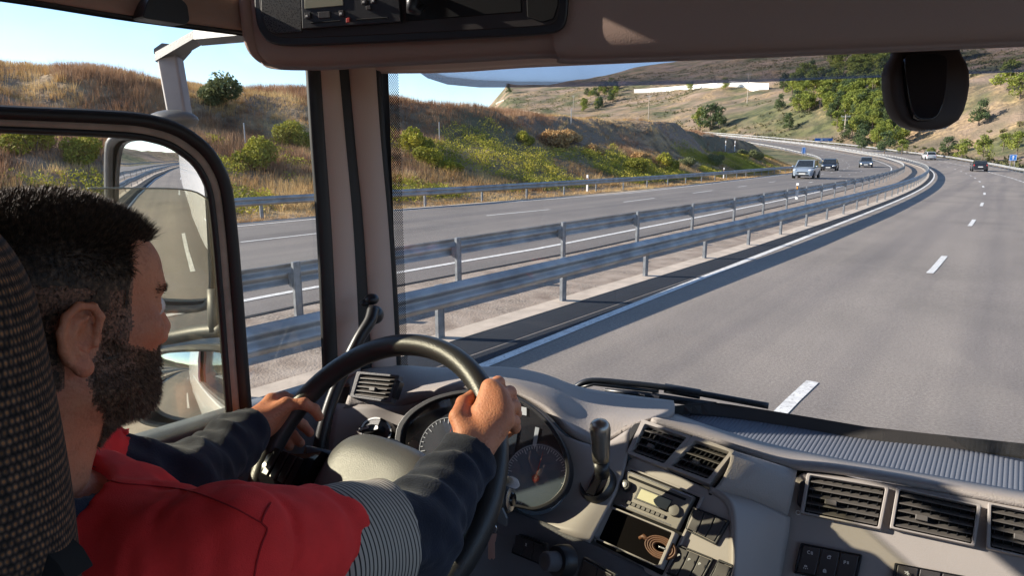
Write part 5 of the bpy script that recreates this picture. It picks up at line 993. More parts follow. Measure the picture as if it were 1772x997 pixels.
for sx in (-1, 1):
    b = MB(); vs = []; k = 10
    for i in range(k):
        t = i/(k-1); r0_ = .10+(SWR-.004-.10)*t; wd = .042-.012*math.sin(t*math.pi*.8)
        for (dy, dh) in ((wd, -.012), (wd, .008), (wd*.6, .014), (-wd*.6, .014), (-wd, .008), (-wd, -.012)): vs.append(C+e1*sx*r0_+e2*(dy-.03-.02*t)+nw*(dh+.008*(1-t)))
    b.add(vs, [(i*6+j, i*6+(j+1) % 6, (i+1)*6+(j+1) % 6, (i+1)*6+j) for i in range(k-1) for j in range(6)]+[(0, 1, 2, 3, 4, 5)]); b.build('spoke', M_GBLK, wheel, smooth='auto')
    for i in range(4):
        t0 = .125+i*.022; b = MB(); p0 = C+e1*sx*t0+e2*(-.035)+nw*.0165; P = [p0+e1*sx*dx+e2*dy for dx, dy in ((0, -.024), (.016, -.024), (.016, .024), (0, .024))]; b.prism(P, nw*.004); b.build('spoke_button', M_BLK, wheel, bevel=.0015)
for a in (235, 305):
    b = MB(); b.tube([wpt(a, .08, -.01), wpt(a, .16, -.01), wpt(a, SWR-.003, 0)], [.016, .011, .012], 10); b.build('spoke', M_WHEEL, wheel, smooth=True)
b = MB(); b.tube([C-nw*.04+e1*0, C-nw*.12, C-nw*.5-Vector((0, 0, .1))], [.05, .06, .07], 20); b.build('steering_column', M_DDASH, truck, smooth=True)
# stalk at the left of the column
b = MB(); A = Vector(pd(577, 796, 1.22)); Bq = Vector(pd(524, 786, 1.20)); Cq = Vector(pd(620, 815, 1.26)); b.tube([Cq, A, A+(Bq-A)*.08], [.008, .0095, .0135], 14); st = b.build('indicator_stalk', M_BLK, truck, smooth=True); b = MB(); ax = (Bq-A); b.lathe(A+ax*.05, ax, [(.0145, 0), (.0152, .004), (.0155, .045), (.0145, .05), (.0005, .051)], 24); b.build('stalk_grip', mat('stalk_grip', (.05, .05, .055), .3), st, smooth='auto')
# retarder / ignition unit at the right of the column
A = Vector(pd(850, 862, 1.06)); Bq = Vector(pd(888, 865, 1.045)); ax = (Bq-A).normalized(); b = MB(); b.lathe(A-ax*.03, ax, [(.012, -.03), (.020, 0), (.0235, .02), (.024, .056), (.020, .061), (.0005, .062)], 28); ig = b.build('ignition_switch', M_BLK, truck, smooth='auto')
b = MB(); b.lathe(A-ax*.03, ax, [(.0175, .0605), (.0185, .064), (.014, .0655), (.0005, .0655)], 28); b.build('switch_ring', M_CHR, ig, smooth='auto'); b = MB(); b.lathe(A-ax*.03, ax, [(.0105, .066), (.009, .069), (.0005, .0695)], 20); b.build('switch_button', M_GBLK, ig, smooth='auto')
b = MB(); b.prism([pd(x, y, 1.035) for x, y in chaikin([(866, 838), (877, 823), (892, 828), (897, 842), (888, 848)], 2)], ax*.004); b.build('metal_plate', M_CHR, ig, bevel=.001); b = MB(); b.tube([A-ax*.01, A-ax*.05-Vector((0, -.05, .05))], [.02, .03], 14); b.build('switch_stem', M_BLK, ig, smooth=True)
# keys
kr = thing('key_ring', tuple(pd(853, 900, 1.03)), 'bunch of metal keys hanging on a ring below the ignition switch', 'keys')
b = MB(); Kc = Vector(pd(853, 893, 1.03)); b.tube([Kc+Vector((math.cos(a)*.009, math.sin(a)*.005, math.sin(a)*.010)) for a in np.linspace(0, 6.28, 22)[:-1]], .0011, 6, closed=True); Kd = Vector(pd(852, 914, 1.03)); b.tube([Kd+Vector((math.cos(a)*.008, 0, math.sin(a)*.009)) for a in np.linspace(0, 6.28, 22)[:-1]], .0011, 6, closed=True); b.build('ring', M_CHR, kr, smooth=True)
for i, (x, y, tl) in enumerate([(848, 925, -.08), (853, 924, .05)]):
    p = Vector(pd(x, y, 1.03)); b = MB(); d = Vector((tl*.2, 0, -1)).normalized(); s_ = Vector((.8, .6, 0)); b.prism([p+s_*.006, p+s_*.004+d*.012, p+s_*.0028+d*.014, p+s_*.0028+d*.040, p+d*.043, p-s_*.0028+d*.040, p-s_*.0028+d*.014, p-s_*.004+d*.012, p-s_*.006], (0.0012, -.0016, 0)); b.build('key', mat('key_metal', (.62, .36, .30), .3, .8), kr, bevel=.0004)
b = MB(); p = [pd(x, y, 1.02) for x, y in [(862, 886), (868, 880), (876, 898), (875, 912), (862, 905)]]; b.prism(p, (.001, .003, 0)); b.build('key_tag', mat('tag_black', (.05, .05, .055), .3), kr)
# backing behind everything so that no daylight leaks under the dashboard
b = MB(); b.box((-.3, 1.36, H-1.15), (1.75, .05, 1.0)); b.box((.0, 1.30, H-.74), (2.3, .2, .2)); b.build('bulkhead', M_HOLE, truck)
# ================================================================ SEAT
def fabric():
    m = mat('seat_fabric', (.04, .03, .027), .95, bump=.0); nt = m.node_tree; N = nt.nodes; tc = N.new('ShaderNodeTexCoord'); sx = N.new('ShaderNodeSeparateXYZ'); nt.links.new(tc.outputs['UV'], sx.inputs[0])
    def math2(op, a, b_=None, v=None, v2=None):
        q_ = N.new('ShaderNodeMath'); q_.operation = op
        nt.links.new(a, q_.inputs[0]) if hasattr(a, 'links') else None
        if b_ is not None: nt.links.new(b_, q_.inputs[1])
        elif v is not None: q_.inputs[1].default_value = v
        if v2 is not None: q_.inputs[2].default_value = v2
        return q_.outputs[0]
    rowi = math2('FLOOR', math2('MULTIPLY', sx.outputs[1], None, 150.)); sh = math2('MULTIPLY', math2('MODULO', rowi, None, 2.), None, .5)
    u_ = math2('ADD', math2('MULTIPLY', sx.outputs[0], None, 150.), sh); fu = math2('SUBTRACT', math2('FRACT', u_), None, .5); fv = math2('SUBTRACT', math2('FRACT', math2('MULTIPLY', sx.outputs[1], None, 150.)), None, .5)
    d = math2('ADD', math2('POWER', math2('ABSOLUTE', math2('MULTIPLY', fu, None, .85)), None, 2.), math2('POWER', math2('ABSOLUTE', fv), None, 2.)); dd = math2('SQRT', d)
    r = N.new('ShaderNodeValToRGB'); lerp_ramp(r, [(.16, (.33, .17, .075)), (.24, (.14, .10, .075)), (.36, (.075, .057, .048)), (.5, (.026, .021, .019))]); nt.links.new(dd, r.inputs[0])
    n = N.new('ShaderNodeTexNoise'); n.inputs['Scale'].default_value = 110; nt.links.new(tc.outputs['UV'], n.inputs[0]); r2 = N.new('ShaderNodeValToRGB'); lerp_ramp(r2, [(.38, (.35, .33, .32)), (.62, (1.15, 1, .9))]); nt.links.new(n.outputs['Fac'], r2.inputs[0])
    mx = N.new('ShaderNodeMix'); mx.data_type = 'RGBA'; mx.blend_type = 'MULTIPLY'; mx.inputs[0].default_value = 1; nt.links.new(r.outputs[0], mx.inputs[6]); nt.links.new(r2.outputs[0], mx.inputs[7]); nt.links.new(mx.outputs[2], N['Principled BSDF'].inputs['Base Color'])
    bp = N.new('ShaderNodeBump'); bp.inputs['Strength'].default_value = .8; bp.inputs['Distance'].default_value = .0025; bp.invert = True; nt.links.new(dd, bp.inputs['Height']); nt.links.new(bp.outputs[0], N['Principled BSDF'].inputs['Normal']); return m
# right silhouette of the back rest measured from the photo, as real seat-space positions
SZ = [(.02, .10), (.0, .155), (-.03, .19), (-.08, .215), (-.16, .232), (-.26, .240), (-.36, .246), (-.48, .25), (-.62, .25), (-.9, .25)]
b = MB(); vs = []; n = 40; uvs = []
sil_px = [(14, 352), (34, 376), (52, 408), (66, 446), (84, 512), (100, 590), (114, 680), (128, 770), (140, 860), (147, 960), (150, 1100)]
SE = [py_(x, y, .185-.0*i) for i, (x, y) in enumerate(sil_px)]
ctr = -.80
rings = [(SE[0][2]+.008, .06, .03)]+[(p[2], p[0]-ctr, .045+.03*min(1, i/4)) for i, p in enumerate(SE)]
for (z, hw_, th) in rings:
    hw_ = max(hw_, .04)
    for j in range(n):
        a = 2*math.pi*j/n; ca, sa = math.cos(a), math.sin(a); x = ctr+hw_*math.copysign(abs(ca)**.6, ca); y = .135+(H-.1-z)*.03+th*math.copysign(abs(sa)**.7, sa); vs.append((x, y, z)); 
b.add(vs, [(i*n+j, i*n+(j+1) % n, (i+1)*n+(j+1) % n, (i+1)*n+j) for i in range(len(rings)-1) for j in range(n)]+[tuple(range(n))[::-1]])
seat = b.build('driver_seat', fabric(), truck, smooth=True, fix=False)
me = seat.data; uv = me.uv_layers.new(name='UVMap')
for poly in me.polygons:
    for li in poly.loop_indices:
        v = me.vertices[me.loops[li].vertex_index].co; i = me.loops[li].vertex_index
        j = i % n
        if any((me.loops[q2].vertex_index % n) == n-1 for q2 in poly.loop_indices) and j == 0: j = n
        uv.data[li].uv = (j*.034, v.z)
m_ = seat.modifiers.new('d', 'SUBSURF'); m_.levels = m_.render_levels = 2
b = MB(); b.prism([(-1.06, .08, H-.75), (-.54, .08, H-.75), (-.54, .62, H-.72), (-1.06, .62, H-.72)], (0, 0, -.15)); b.build('seat_cushion', M_DDASH, truck, bevel=.04, seg=3)
# dark side bolster
P = [(-20, 880), (20, 905), (60, 940), (100, 975), (120, 1010), (-20, 1010)]; b = MB(); b.prism([pd(x, y, .50) for x, y in chaikin(P, 2)], Vector(_F)*.03); b.build('seat_side_cover', mat('seat_side_black', (.006, .006, .006), .9), truck, bevel=.008)
# ================================================================ DOOR MIRRORS
def mirror_mat():
    m = mat('mirror_glass', (.86, .87, .88), .0, 1.0); return m
M_MIR = mirror_mat(); M_MHOUS = mat('mirror_housing_grey', (.10, .10, .10), .5, var=.15, vscale=10, bump=.15, bscale=300)
def mirror(px_poly, c, depth, dout, Rc, name='mirror', back=.07, rim=5):
    Cc = pd(c[0], c[1], depth); din = ray(*c); din = din/np.linalg.norm(din); do = np.array(dout, float); do = do/np.linalg.norm(do); nn = do-din; nn = nn/np.linalg.norm(nn); pl = (Cc, nn)
    P = chaikin(px_poly, 2); pts = [ppl(x, y, pl) for x, y in P]; ctr_ = sum(pts)/len(pts); S = MB(); vs = [ctr_]; K = 8; L = len(pts)
    def bulge(p): d = np.linalg.norm(p-Cc); return p-nn*(Rc-math.sqrt(max(Rc*Rc-d*d, 0)))
    vs = [bulge(ctr_)]
    for k in range(1, K+1): vs += [bulge(ctr_+(p-ctr_)*k/K) for p in pts]
    fs = [(0, 1+i, 1+(i+1) % L) for i in range(L)]+[(1+k*L+i, 1+k*L+(i+1) % L, 1+(k+1)*L+(i+1) % L, 1+(k+1)*L+i)[::-1] for k in range(K-1) for i in range(L)]
    S.add(vs, fs)
    h = MB(); out = [ctr_+(p-ctr_)*(1+.02)+(p-ctr_)/np.linalg.norm(p-ctr_)*rim*.001 for p in pts]; r = lambda Q, f, z: [ctr_+(p-ctr_)*f+nn*z for p in Q]
    ringsA = [r(pts, .995, -.004), r(pts, .995, .008), r(out, 1.0, .010), r(out, 1.02, -.01), r(out, .97, -back*.6), r(out, .7, -back), r(out, .2, -back*1.1)]
    vv = [tuple(p) for q in ringsA for p in q]; h.add(vv, [(k*L+i, k*L+(i+1) % L, (k+1)*L+(i+1) % L, (k+1)*L+i) for k in range(len(ringsA)-1) for i in range(L)]+[tuple(range((len(ringsA)-1)*L, len(ringsA)*L))])
    return S, h, pl
mroot = thing('x', (0, 0, 0), None, None); bpy.data.objects.remove(mroot)
S, h, plm = mirror([(190, 262), (200, 244), (225, 240), (310, 246), (340, 262), (356, 300), (362, 400), (366, 500), (358, 522), (345, 530), (300, 531), (225, 527), (206, 515), (200, 480)], (282, 385), 1.47, (-.11, -1, -.265), 1.35, back=.09, rim=9)
mm_ = h.build('door_mirror', M_MHOUS, truck, smooth=True); S.build('mirror_glass', M_MIR, mm_, smooth=True, fix=False)
S, h, plm2 = mirror([(235, 640), (245, 620), (275, 611), (330, 607), (380, 607), (397, 615), (402, 640), (403, 700), (396, 728), (370, 735), (300, 736), (255, 730), (238, 712)], (325, 668), 1.42, (-.02, -1, -.20), .42, back=.08, rim=5)
mw = h.build('wide_angle_mirror', M_MHOUS, truck, smooth=True); S.build('mirror_glass', M_MIR, mw, smooth=True, fix=False)
b = MB(); b.tube(crom([pd(x, y, d) for x, y, d in [(250, 590, 1.50), (300, 583, 1.49), (350, 574, 1.47), (395, 570, 1.44)]], 4), [.02]*13, 12, flat=.8); b.tube([pd(372, 500, 1.46), pd(374, 535, 1.46), pd(378, 575, 1.45)], [.016, .018, .02], 12); b.build('mirror_bracket', M_MHOUS, truck, smooth=True)
def barbox(b, pts, w_, t): b.tube(pts, w_, 8, flat=t)
b = MB(); P0 = [pd(292, 92, 1.55), pd(305, 205, 1.53)]; ex = Vector(_r); ey = Vector(_F)
def slab(b, A, B_, wa, wb, th):
    b.add([Vector(A)-ex*wa, Vector(A)+ex*wa, Vector(A)+ex*wa+ey*th, Vector(A)-ex*wa+ey*th, Vector(B_)-ex*wb, Vector(B_)+ex*wb, Vector(B_)+ex*wb+ey*th, Vector(B_)-ex*wb+ey*th], [(0, 1, 5, 4), (1, 2, 6, 5), (2, 3, 7, 6), (3, 0, 4, 7), (0, 3, 2, 1), (4, 5, 6, 7)])
slab(b, pd(286, 92, 1.55), pd(305, 200, 1.53), .0235, .022, .04); ma = b.build('mirror_arm', mat('arm_grey', (.24, .22, .21), .55, var=.1, vscale=20), truck, bevel=.006, seg=3)
b = MB()
zz_ = Vector(_U); A, B_, D_ = Vector(pd(268, 90, 1.55)), Vector(pd(335, 52, 1.50)), Vector(pd(460, 40, 1.34)); th = ey*.04
for (p, q_) in ((A, B_), (B_, D_)):
    b.add([p, p-zz_*.02, p-zz_*.02+th, p+th, q_, q_-zz_*.018, q_-zz_*.018+th, q_+th], [(0, 1, 5, 4), (1, 2, 6, 5), (2, 3, 7, 6), (3, 0, 4, 7), (0, 3, 2, 1), (4, 5, 6, 7)])
b.prism([pd(x, y, 1.55) for x, y in [(266, 92), (266, 84), (280, 74), (318, 78), (303, 95)]], th); b.build('upper_arm', M_MHOUS, ma)
b = MB(); b.ell(pd(300, 207, 1.54), (.055, .04, .022), Matrix.Rotation(YA, 3, 'Z')); b.build('arm_joint', M_MHOUS, ma, smooth=True)
# ================================================================ THE DRIVER (distance fields turned into meshes)
def smin(a, b, k): h = np.clip(.5+.5*(b-a)/k, 0, 1); return b*(1-h)+a*h-k*h*(1-h)
def s_ell(P, c, r, M=None):
    q = P-np.array(c)
    if M is not None: q = q@np.array(M)
    r = np.array(r); k0 = np.linalg.norm(q/r, axis=-1); k1 = np.linalg.norm(q/(r*r), axis=-1); return k0*(k0-1)/np.maximum(k1, 1e-9)
def s_cone(P, a, b, ra, rb):
    a = np.array(a, float); b = np.array(b, float); ba = b-a; t = np.clip(((P-a)@ba)/(ba@ba), 0, 1); return np.linalg.norm(P-a-t[..., None]*ba, axis=-1)-(ra+(rb-ra)*t)
def field(lo, hi, h, fn):
    lo = np.array(lo); n = np.ceil((np.array(hi)-lo)/h).astype(int)+1; g = np.stack(np.meshgrid(*[lo[i]+np.arange(n[i])*h for i in range(3)], indexing='ij'), -1).astype(np.float32); return fn(g).astype(np.float32), lo, h
def nets(F, lo, h):
    S = F < 0; A = [(0, 0, 0), (1, 0, 0), (0, 1, 0), (1, 1, 0), (0, 0, 1), (1, 0, 1), (0, 1, 1), (1, 1, 1)]; n = np.array(F.shape)-1
    c = [S[a:a+n[0], b:b+n[1], d:d+n[2]] for a, b, d in A]; tot = sum(x.astype(np.int8) for x in c); act = (tot > 0) & (tot < 8); idx = np.full(act.shape, -1); I = np.argwhere(act); idx[act] = np.arange(len(I))
    pos = np.zeros((len(I), 3)); cnt = np.zeros(len(I))
    for i in range(8):
        for j in range(i+1, 8):
            d = np.array(A[j])-np.array(A[i])
            if np.abs(d).sum() != 1: continue
            fa = F[tuple((I+A[i]).T)]; fb = F[tuple((I+A[j]).T)]; m = (fa < 0) != (fb < 0); t = fa/(fa-fb+1e-12); p = np.array(A[i])+t[:, None]*d; pos[m] += p[m]; cnt[m] += 1
    V = lo+(I+pos/cnt[:, None])*h; Q = []
    for ax in range(3):
        e = [0, 0, 0]; e[ax] = 1; s0 = S[:-1 if ax == 0 else None, :-1 if ax == 1 else None, :-1 if ax == 2 else None]; s1 = S[1 if ax == 0 else 0:, 1 if ax == 1 else 0:, 1 if ax == 2 else 0:]
        m = s0 != s1; K = np.argwhere(m); b, c_ = [(1, 2), (2, 0), (0, 1)][ax]; ok = (K[:, b] > 0) & (K[:, c_] > 0) & (K[:, b] < n[b]) & (K[:, c_] < n[c_]); K = K[ok]; db = np.zeros(3, int); db[b] = 1; dc = np.zeros(3, int); dc[c_] = 1
        q = np.stack([idx[tuple(K.T)], idx[tuple((K-db).T)], idx[tuple((K-db-dc).T)], idx[tuple((K-dc).T)]], 1); fl = s0[tuple(K.T)]; q[~fl] = q[~fl][:, ::-1]; Q.append(q)
    Q = np.concatenate(Q); Q = Q[(Q >= 0).all(1)]; return V, Q
def smooth(V, Q, it=2, f=.5):
    E_ = np.concatenate([Q[:, [0, 1]], Q[:, [1, 2]], Q[:, [2, 3]], Q[:, [3, 0]]]); E_ = np.concatenate([E_, E_[:, ::-1]]); deg = np.bincount(E_[:, 0], minlength=len(V))[:, None]
    for _ in range(it):
        A = np.zeros_like(V); np.add.at(A, E_[:, 0], V[E_[:, 1]]); V = V*(1-f)+f*A/np.maximum(deg, 1)
    return V
def vnorm(V, Q):
    N_ = np.zeros_like(V); fn = np.cross(V[Q[:, 2]]-V[Q[:, 0]], V[Q[:, 3]]-V[Q[:, 1]])
    for i in range(4): np.add.at(N_, Q[:, i], fn)
    return N_/np.maximum(np.linalg.norm(N_, axis=1)[:, None], 1e-12)
def mesh_obj(name, V, Q, m, parent, o0=None):
    o0 = np.array(origin(parent)) if parent is not None else np.zeros(3) if o0 is None else o0
    me = fast_mesh(name, V-o0, Q, True); me.materials.append(m); o = bpy.data.objects.new(name, me); COL.objects.link(o); o.parent = parent; return o
# ---- head, in its own space (x right, y forward, z up, origin between the ears)
HC = np.array([-.777, .274, H-.168]); HR = .965*np.array(Matrix.Rotation(.01, 3, 'Z')@Matrix.Rotation(-.17, 3, 'X')@Matrix.Rotation(-.034, 3, 'Y'))
toW = lambda P: np.asarray(P)@HR.T+HC
def head_f(P):
    f = s_ell(P, (0, -.014, .038), (.077, .097, .086)); f = smin(f, s_ell(P, (0, .028, -.028), (.063, .073, .090)), .03); f = smin(f, s_ell(P, (0, .040, -.082), (.054, .054, .034)), .03)
    f = smin(f, s_ell(P, (0, .050, .052), (.056, .046, .042)), .03); f = smin(f, s_ell(P, (0, .080, -.092), (.024, .018, .020)), .022); f = smin(f, s_cone(P, (-.03, .081, .030), (.03, .081, .030), .012, .012), .016)
    for s in (-1, 1):
        f = smin(f, s_ell(P, (s*.050, .060, -.014), (.018, .024, .018)), .025); f = smin(f, s_ell(P, (s*.055, .022, -.07), (.016, .03, .02)), .03)
        f = -smin(-f, s_ell(P, (s*.032, .104, .010), (.018, .016, .013)), .014); f = smin(f, s_ell(P, (s*.031, .082, .010), (.0135, .0125, .0115)), .004)
        f = smin(f, s_ell(P, (s*.0125, .101, -.030), (.009, .010, .008)), .008)
    f = smin(f, s_cone(P, (0, .090, .022), (0, .108, -.018), .008, .0125), .012)
    f = smin(f, s_cone(P, (-.02, .094, -.056), (.02, .094, -.056), .006, .006), .008); f = smin(f, s_cone(P, (-.016, .093, -.067), (.016, .093, -.067), .0075, .0075), .006)
    f = smin(f, s_cone(P, (0, -.030, -.06), (.0, -.062, -.22), .060, .066), .035); f = smin(f, s_cone(P, (.0, .0, -.09), (0, -.03, -.22), .045, .055), .03)
    for s in (-1, 1):
        T_ = np.array(Matrix.Rotation(s*.45, 3, 'Z')@Matrix.Rotation(-.18, 3, 'X'))
        C = np.array((s*.077, -.012, -.014)); f = smin(f, s_ell(P, C+np.array((s*.006, -.004, .0)), (.0075, .020, .031), T_), .006)
        pts = [(.010, .012, .004), (.012, .014, .020), (.014, .006, .031), (.016, -.008, .032), (.0175, -.019, .022), (.0175, -.023, .006), (.016, -.020, -.010), (.014, -.012, -.022), (.012, -.003, -.031)]
        pw = [C+np.array((s*a, b, c)) for a, b, c in pts]
        for i in range(len(pw)-1): f = smin(f, s_cone(P, pw[i], pw[i+1], .0042, .0042), .003)
        f = -smin(-f, s_ell(P, C+np.array((s*.017, .001, -.004)), (.012, .009, .014), T_), .004)
        an = [(.012, .002, .020), (.0135, -.008, .016), (.0135, -.012, .002), (.013, -.008, -.012), (.012, .002, -.018)]
        aw = [C+np.array((s*a, b, c)) for a, b, c in an]
        for i in range(len(aw)-1): f = smin(f, s_cone(P, aw[i], aw[i+1], .0032, .0032), .003)
        f = smin(f, s_ell(P, C+np.array((s*.011, .002, -.030)), (.0065, .009, .010)), .006); f = smin(f, s_ell(P, C+np.array((s*.008, .012, -.006)), (.005, .004, .006)), .004)
    return f
F, lo, h = field((-.125, -.15, -.24), (.125, .14, .14), .0022, head_f); HV, HQ = nets(F, lo, h); HV = smooth(HV, HQ, 2, .5); HN = vnorm(HV, HQ)
# ---- arms and hands in world space
def W(x, y, d): return pd(x, y, d)
shR = W(415, 965, .66); elR = W(712, 922, .87); wrR = W(820, 782, 1.0); shL = np.array([-.985, .30, H-.40]); elL = W(318, 842, 1.0); wrL = W(432, 742, 1.19)
def hand_f(P, wr, palm, fingers, thumb, el, pr=.017, fr=.0108):
    f = s_cone(P, wr+(el-wr)*.35, wr, .034, .027)
    for i, (k, rad) in enumerate(palm): f = smin(f, s_cone(P, wr+(k-wr)*.05, k, .022, rad), .018)
    for q in fingers:
        g = None
        for i in range(len(q)-1):
            r0, r1 = fr*(1-.07*i), fr*(1-.07*(i+1)); c = s_cone(P, q[i], q[i+1], r0, r1); g = c if g is None else smin(g, c, .003)
            if i > 0: g = smin(g, s_ell(P, q[i], (r0*1.08,)*3), .003)
        g = smin(g, s_ell(P, q[0], (fr*1.15,)*3), .006); f = smin(f, g, .0032)
    g = None
    for i in range(len(thumb)-1): c = s_cone(P, thumb[i], thumb[i+1], .0155-.002*i, .0155-.002*(i+1)); g = c if g is None else smin(g, c, .004)
    return smin(f, g, .014)
fR = [[W(848, 672, 1.040), W(862, 663, 1.068), W(868, 676, 1.102), W(852, 694, 1.112)], [W(864, 686, 1.030), W(882, 680, 1.056), W(886, 695, 1.092), W(868, 710, 1.105)],
      [W(871, 706, 1.020), W(889, 704, 1.044), W(892, 716, 1.080), W(874, 732, 1.096)], [W(872, 728, 1.010), W(888, 730, 1.030), W(890, 740, 1.062), W(874, 752, 1.080)]]
tR = [W(806, 752, .992), W(793, 722, 1.012), W(802, 698, 1.045), W(822, 682, 1.075)]
palmR = [(q[0], .0145) for q in fR]
fL = [[W(495, 701, 1.215), W(526, 699, 1.218), W(544, 709, 1.228), W(552, 722, 1.238)], [W(492, 712, 1.235), W(508, 722, 1.272), W(524, 736, 1.282), W(536, 749, 1.276)],
      [W(484, 724, 1.240), W(494, 740, 1.278), W(507, 754, 1.288), W(520, 767, 1.282)], [W(474, 734, 1.235), W(483, 750, 1.270), W(492, 762, 1.280), W(501, 773, 1.274)]]
tL = [W(455, 712, 1.215), W(470, 694, 1.235), W(490, 688, 1.262), W(508, 693, 1.280)]
palmL = [(q[0], .014) for q in fL]
def handmesh(wr, palm, fg, th, el):
    A = np.array([wr+(el-wr)*.3]+[p for q in fg for p in q]+list(th)); F, lo, h = field(A.min(0)-.045, A.max(0)+.03, .0019, lambda P: hand_f(P, wr, palm, fg, th, el)); V, Q = nets(F, lo, h); return smooth(V, Q, 2, .5), Q
hRV, hRQ = handmesh(wrR, palmR, fR, tR, elR); hLV, hLQ = handmesh(wrL, palmL, fL, tL, elL)
ch = np.array([-.79, .225, H-.60])
def body_f(P):
    f = s_ell(P, ch, (.17, .105, .26)); f = smin(f, s_cone(P, shL+np.array([.04, -.02, -.02]), shR+np.array([-.04, -.02, -.02]), .05, .05), .06); f = smin(f, s_cone(P, toW((0, -.05, -.15)), ch+np.array([0, 0, .12]), .055, .07), .04)
    for a, b, c in ((shR, elR, wrR), (shL, elL, wrL)): f = smin(f, s_cone(P, a, b, .048, .038), .03); f = smin(f, s_cone(P, b, c, .038, .026), .015)
    return f
F, lo, h = field((-1.16, .02, H-1.0), (-.42, .95, H-.20), .009, body_f); BV, BQ = nets(F, lo, h); BV = smooth(BV, BQ, 2)
allV = np.concatenate([toW(HV), hRV, hLV, BV]); o1, o2, o3 = len(HV), len(HV)+len(hRV), len(HV)+len(hRV)+len(hLV); allQ = np.concatenate([HQ, hRQ+o1, hLQ+o2, BQ+o3])
M_SKIN = nmat('skin', [(16, 4, [(.3, (.54, .19, .10)), (.6, (.64, .27, .15)), (.8, (.60, .20, .12))], None), (260, 3, [(.4, (.44, .16, .09)), (.6, (.60, .27, .16))], (60, .45, .75))], rough=.55, bump=(330, .6, .0016), spec=.35)
_b = M_SKIN.node_tree.nodes['Principled BSDF']; _b.inputs['Subsurface Weight'].default_value = .10; _b.inputs['Subsurface Radius'].default_value = (.9, .3, .15); _b.inputs['Subsurface Scale'].default_value = .008
p0 = np.array([-.79, .25, H-1.0])
me = fast_mesh('person', allV-p0, allQ, True); me.materials.append(M_SKIN); person = bpy.data.objects.new('person', me); COL.objects.link(person); person.location = p0
tag(person, 'bearded driver with short dark hair in red polo shirt, both hands on the steering wheel', 'person')
# eyes and brows
b = MB()
M_EYE = mat('eye_white', (.7, .66, .62), .15); M_IRIS = mat('iris', (.03, .018, .012), .1)
for s in (-1, 1):
    b = MB(); b.ell(toW((s*.031, .0835, .010)), (.0123,)*3); e_ = b.build('eye', M_EYE, person, smooth=True); b = MB(); b.ell(toW((s*.031, .0925, .010)), (.0045,)*3); b.build('iris', M_IRIS, e_, smooth=True)
# ---- hair and beard
x, y, z = HV.T; ax_ = np.abs(x)
nz_ = fbm(y*40+3, z*40+9, 1, 3, 51)-.5
ear = ((ax_ > .066) & (np.hypot(y+.010, (z+.018)*.74) < .0245)) | (ax_ > .0835)
def band(v, a, b): return np.clip((v-a)/(b-a), 0, 1)
front = np.where(z > .086, .070, np.where(z > .045, .060+(z-.045)*1.3, .046-band(.045-z, 0, .05)*.006))+nz_*.012
nape = -.072+nz_*.012
m_h = (y < front) & (z > np.where(y > -.02, -.045, nape)) & ~ear & (z > -.10); m_h &= ~((y > .042) & (z < .084))
upper = band(z, .03, .075)                                     # long on top, short on the sides
cheek = -.022-(y-.035)*.42+nz_*.012
m_b = (z < cheek) & (y > -.004+band(-z, .06, .12)*.030+nz_*.02) & (z > -.142) & (z+y*.0 > -.15) & ~ear
m_b |= (z < -.038) & (z > -.050) & (ax_ < .034) & (y > .08)
m_b &= ~((ax_ < .022) & (z > -.074) & (z < -.052) & (y > .09))
m_b &= (y > .012) | (z > -.085)
M_HAIR = nmat('dark_brown_hair', [(220, 3, [(.35, (.022, .014, .009)), (.55, (.07, .043, .027)), (.75, (.20, .125, .075))], None)], rough=.55, spec=.3); M_BEARD = nmat('brown_beard', [(220, 3, [(.35, (.045, .028, .018)), (.55, (.15, .087, .052)), (.75, (.34, .21, .13))], None)], rough=.55, spec=.3)
_E = np.concatenate([HQ[:, [0, 1]], HQ[:, [1, 2]], HQ[:, [2, 3]], HQ[:, [3, 0]]]); _E = np.concatenate([_E, _E[:, ::-1]]); _dg = np.bincount(_E[:, 0], minlength=len(HV))
def blur(mask, it=7):
    v = mask.astype(float)
    for _ in range(it): v = .4*v+.6*np.bincount(_E[:, 0], weights=v[_E[:, 1]], minlength=len(HV))/np.maximum(_dg, 1)
    return v
def strands(mask, n, lfun, dfun, wid, seed):
    r2 = np.random.default_rng(seed); wt = blur(mask)[HQ].mean(1); fm = (wt > .04); fq = HQ[fm]; fq = fq[r2.random(len(fq)) < wt[fm]**1.3]; w4 = r2.dirichlet((1, 1, 1, 1), n); k = r2.integers(0, len(fq), n); P = (HV[fq[k]]*w4[..., None]).sum(1); N_ = HN[fq[k][:, 0]]; L = lfun(P, r2); D_ = dfun(P, N_, r2); D_ /= np.linalg.norm(D_, axis=1)[:, None]
    sd = np.cross(D_, r2.normal(size=(n, 3))); sd /= np.linalg.norm(sd, axis=1)[:, None]; w_ = wid*r2.uniform(.6, 1.3, n)[:, None]; mid = P+D_*L[:, None]*.55+N_*L[:, None]*.10; tip = P+D_*L[:, None]*1.0+np.array([0, 0, -1])*L[:, None]*.05
    V = np.stack([P-N_*.001-sd*w_, P-N_*.001+sd*w_, mid+sd*w_*.8, mid-sd*w_*.8, mid-sd*w_*.8, mid+sd*w_*.8, tip+sd*w_*.1, tip-sd*w_*.1], 1).reshape(-1, 3); return toW(V), np.arange(n*8).reshape(-1, 4)
def shell(mask, off_):
    fm = mask[HQ].all(1); q = HQ[fm]; u_, inv = np.unique(q, return_inverse=True); return toW(HV[u_]+HN[u_]*off_), inv.reshape(-1, 4)
def hl(P, r2): t = band(P[:, 2], .035, .085); fr = band(P[:, 1], -.03, .07); return (.005+t*(.006+.009*fr))*r2.uniform(.6, 1.2, len(P))
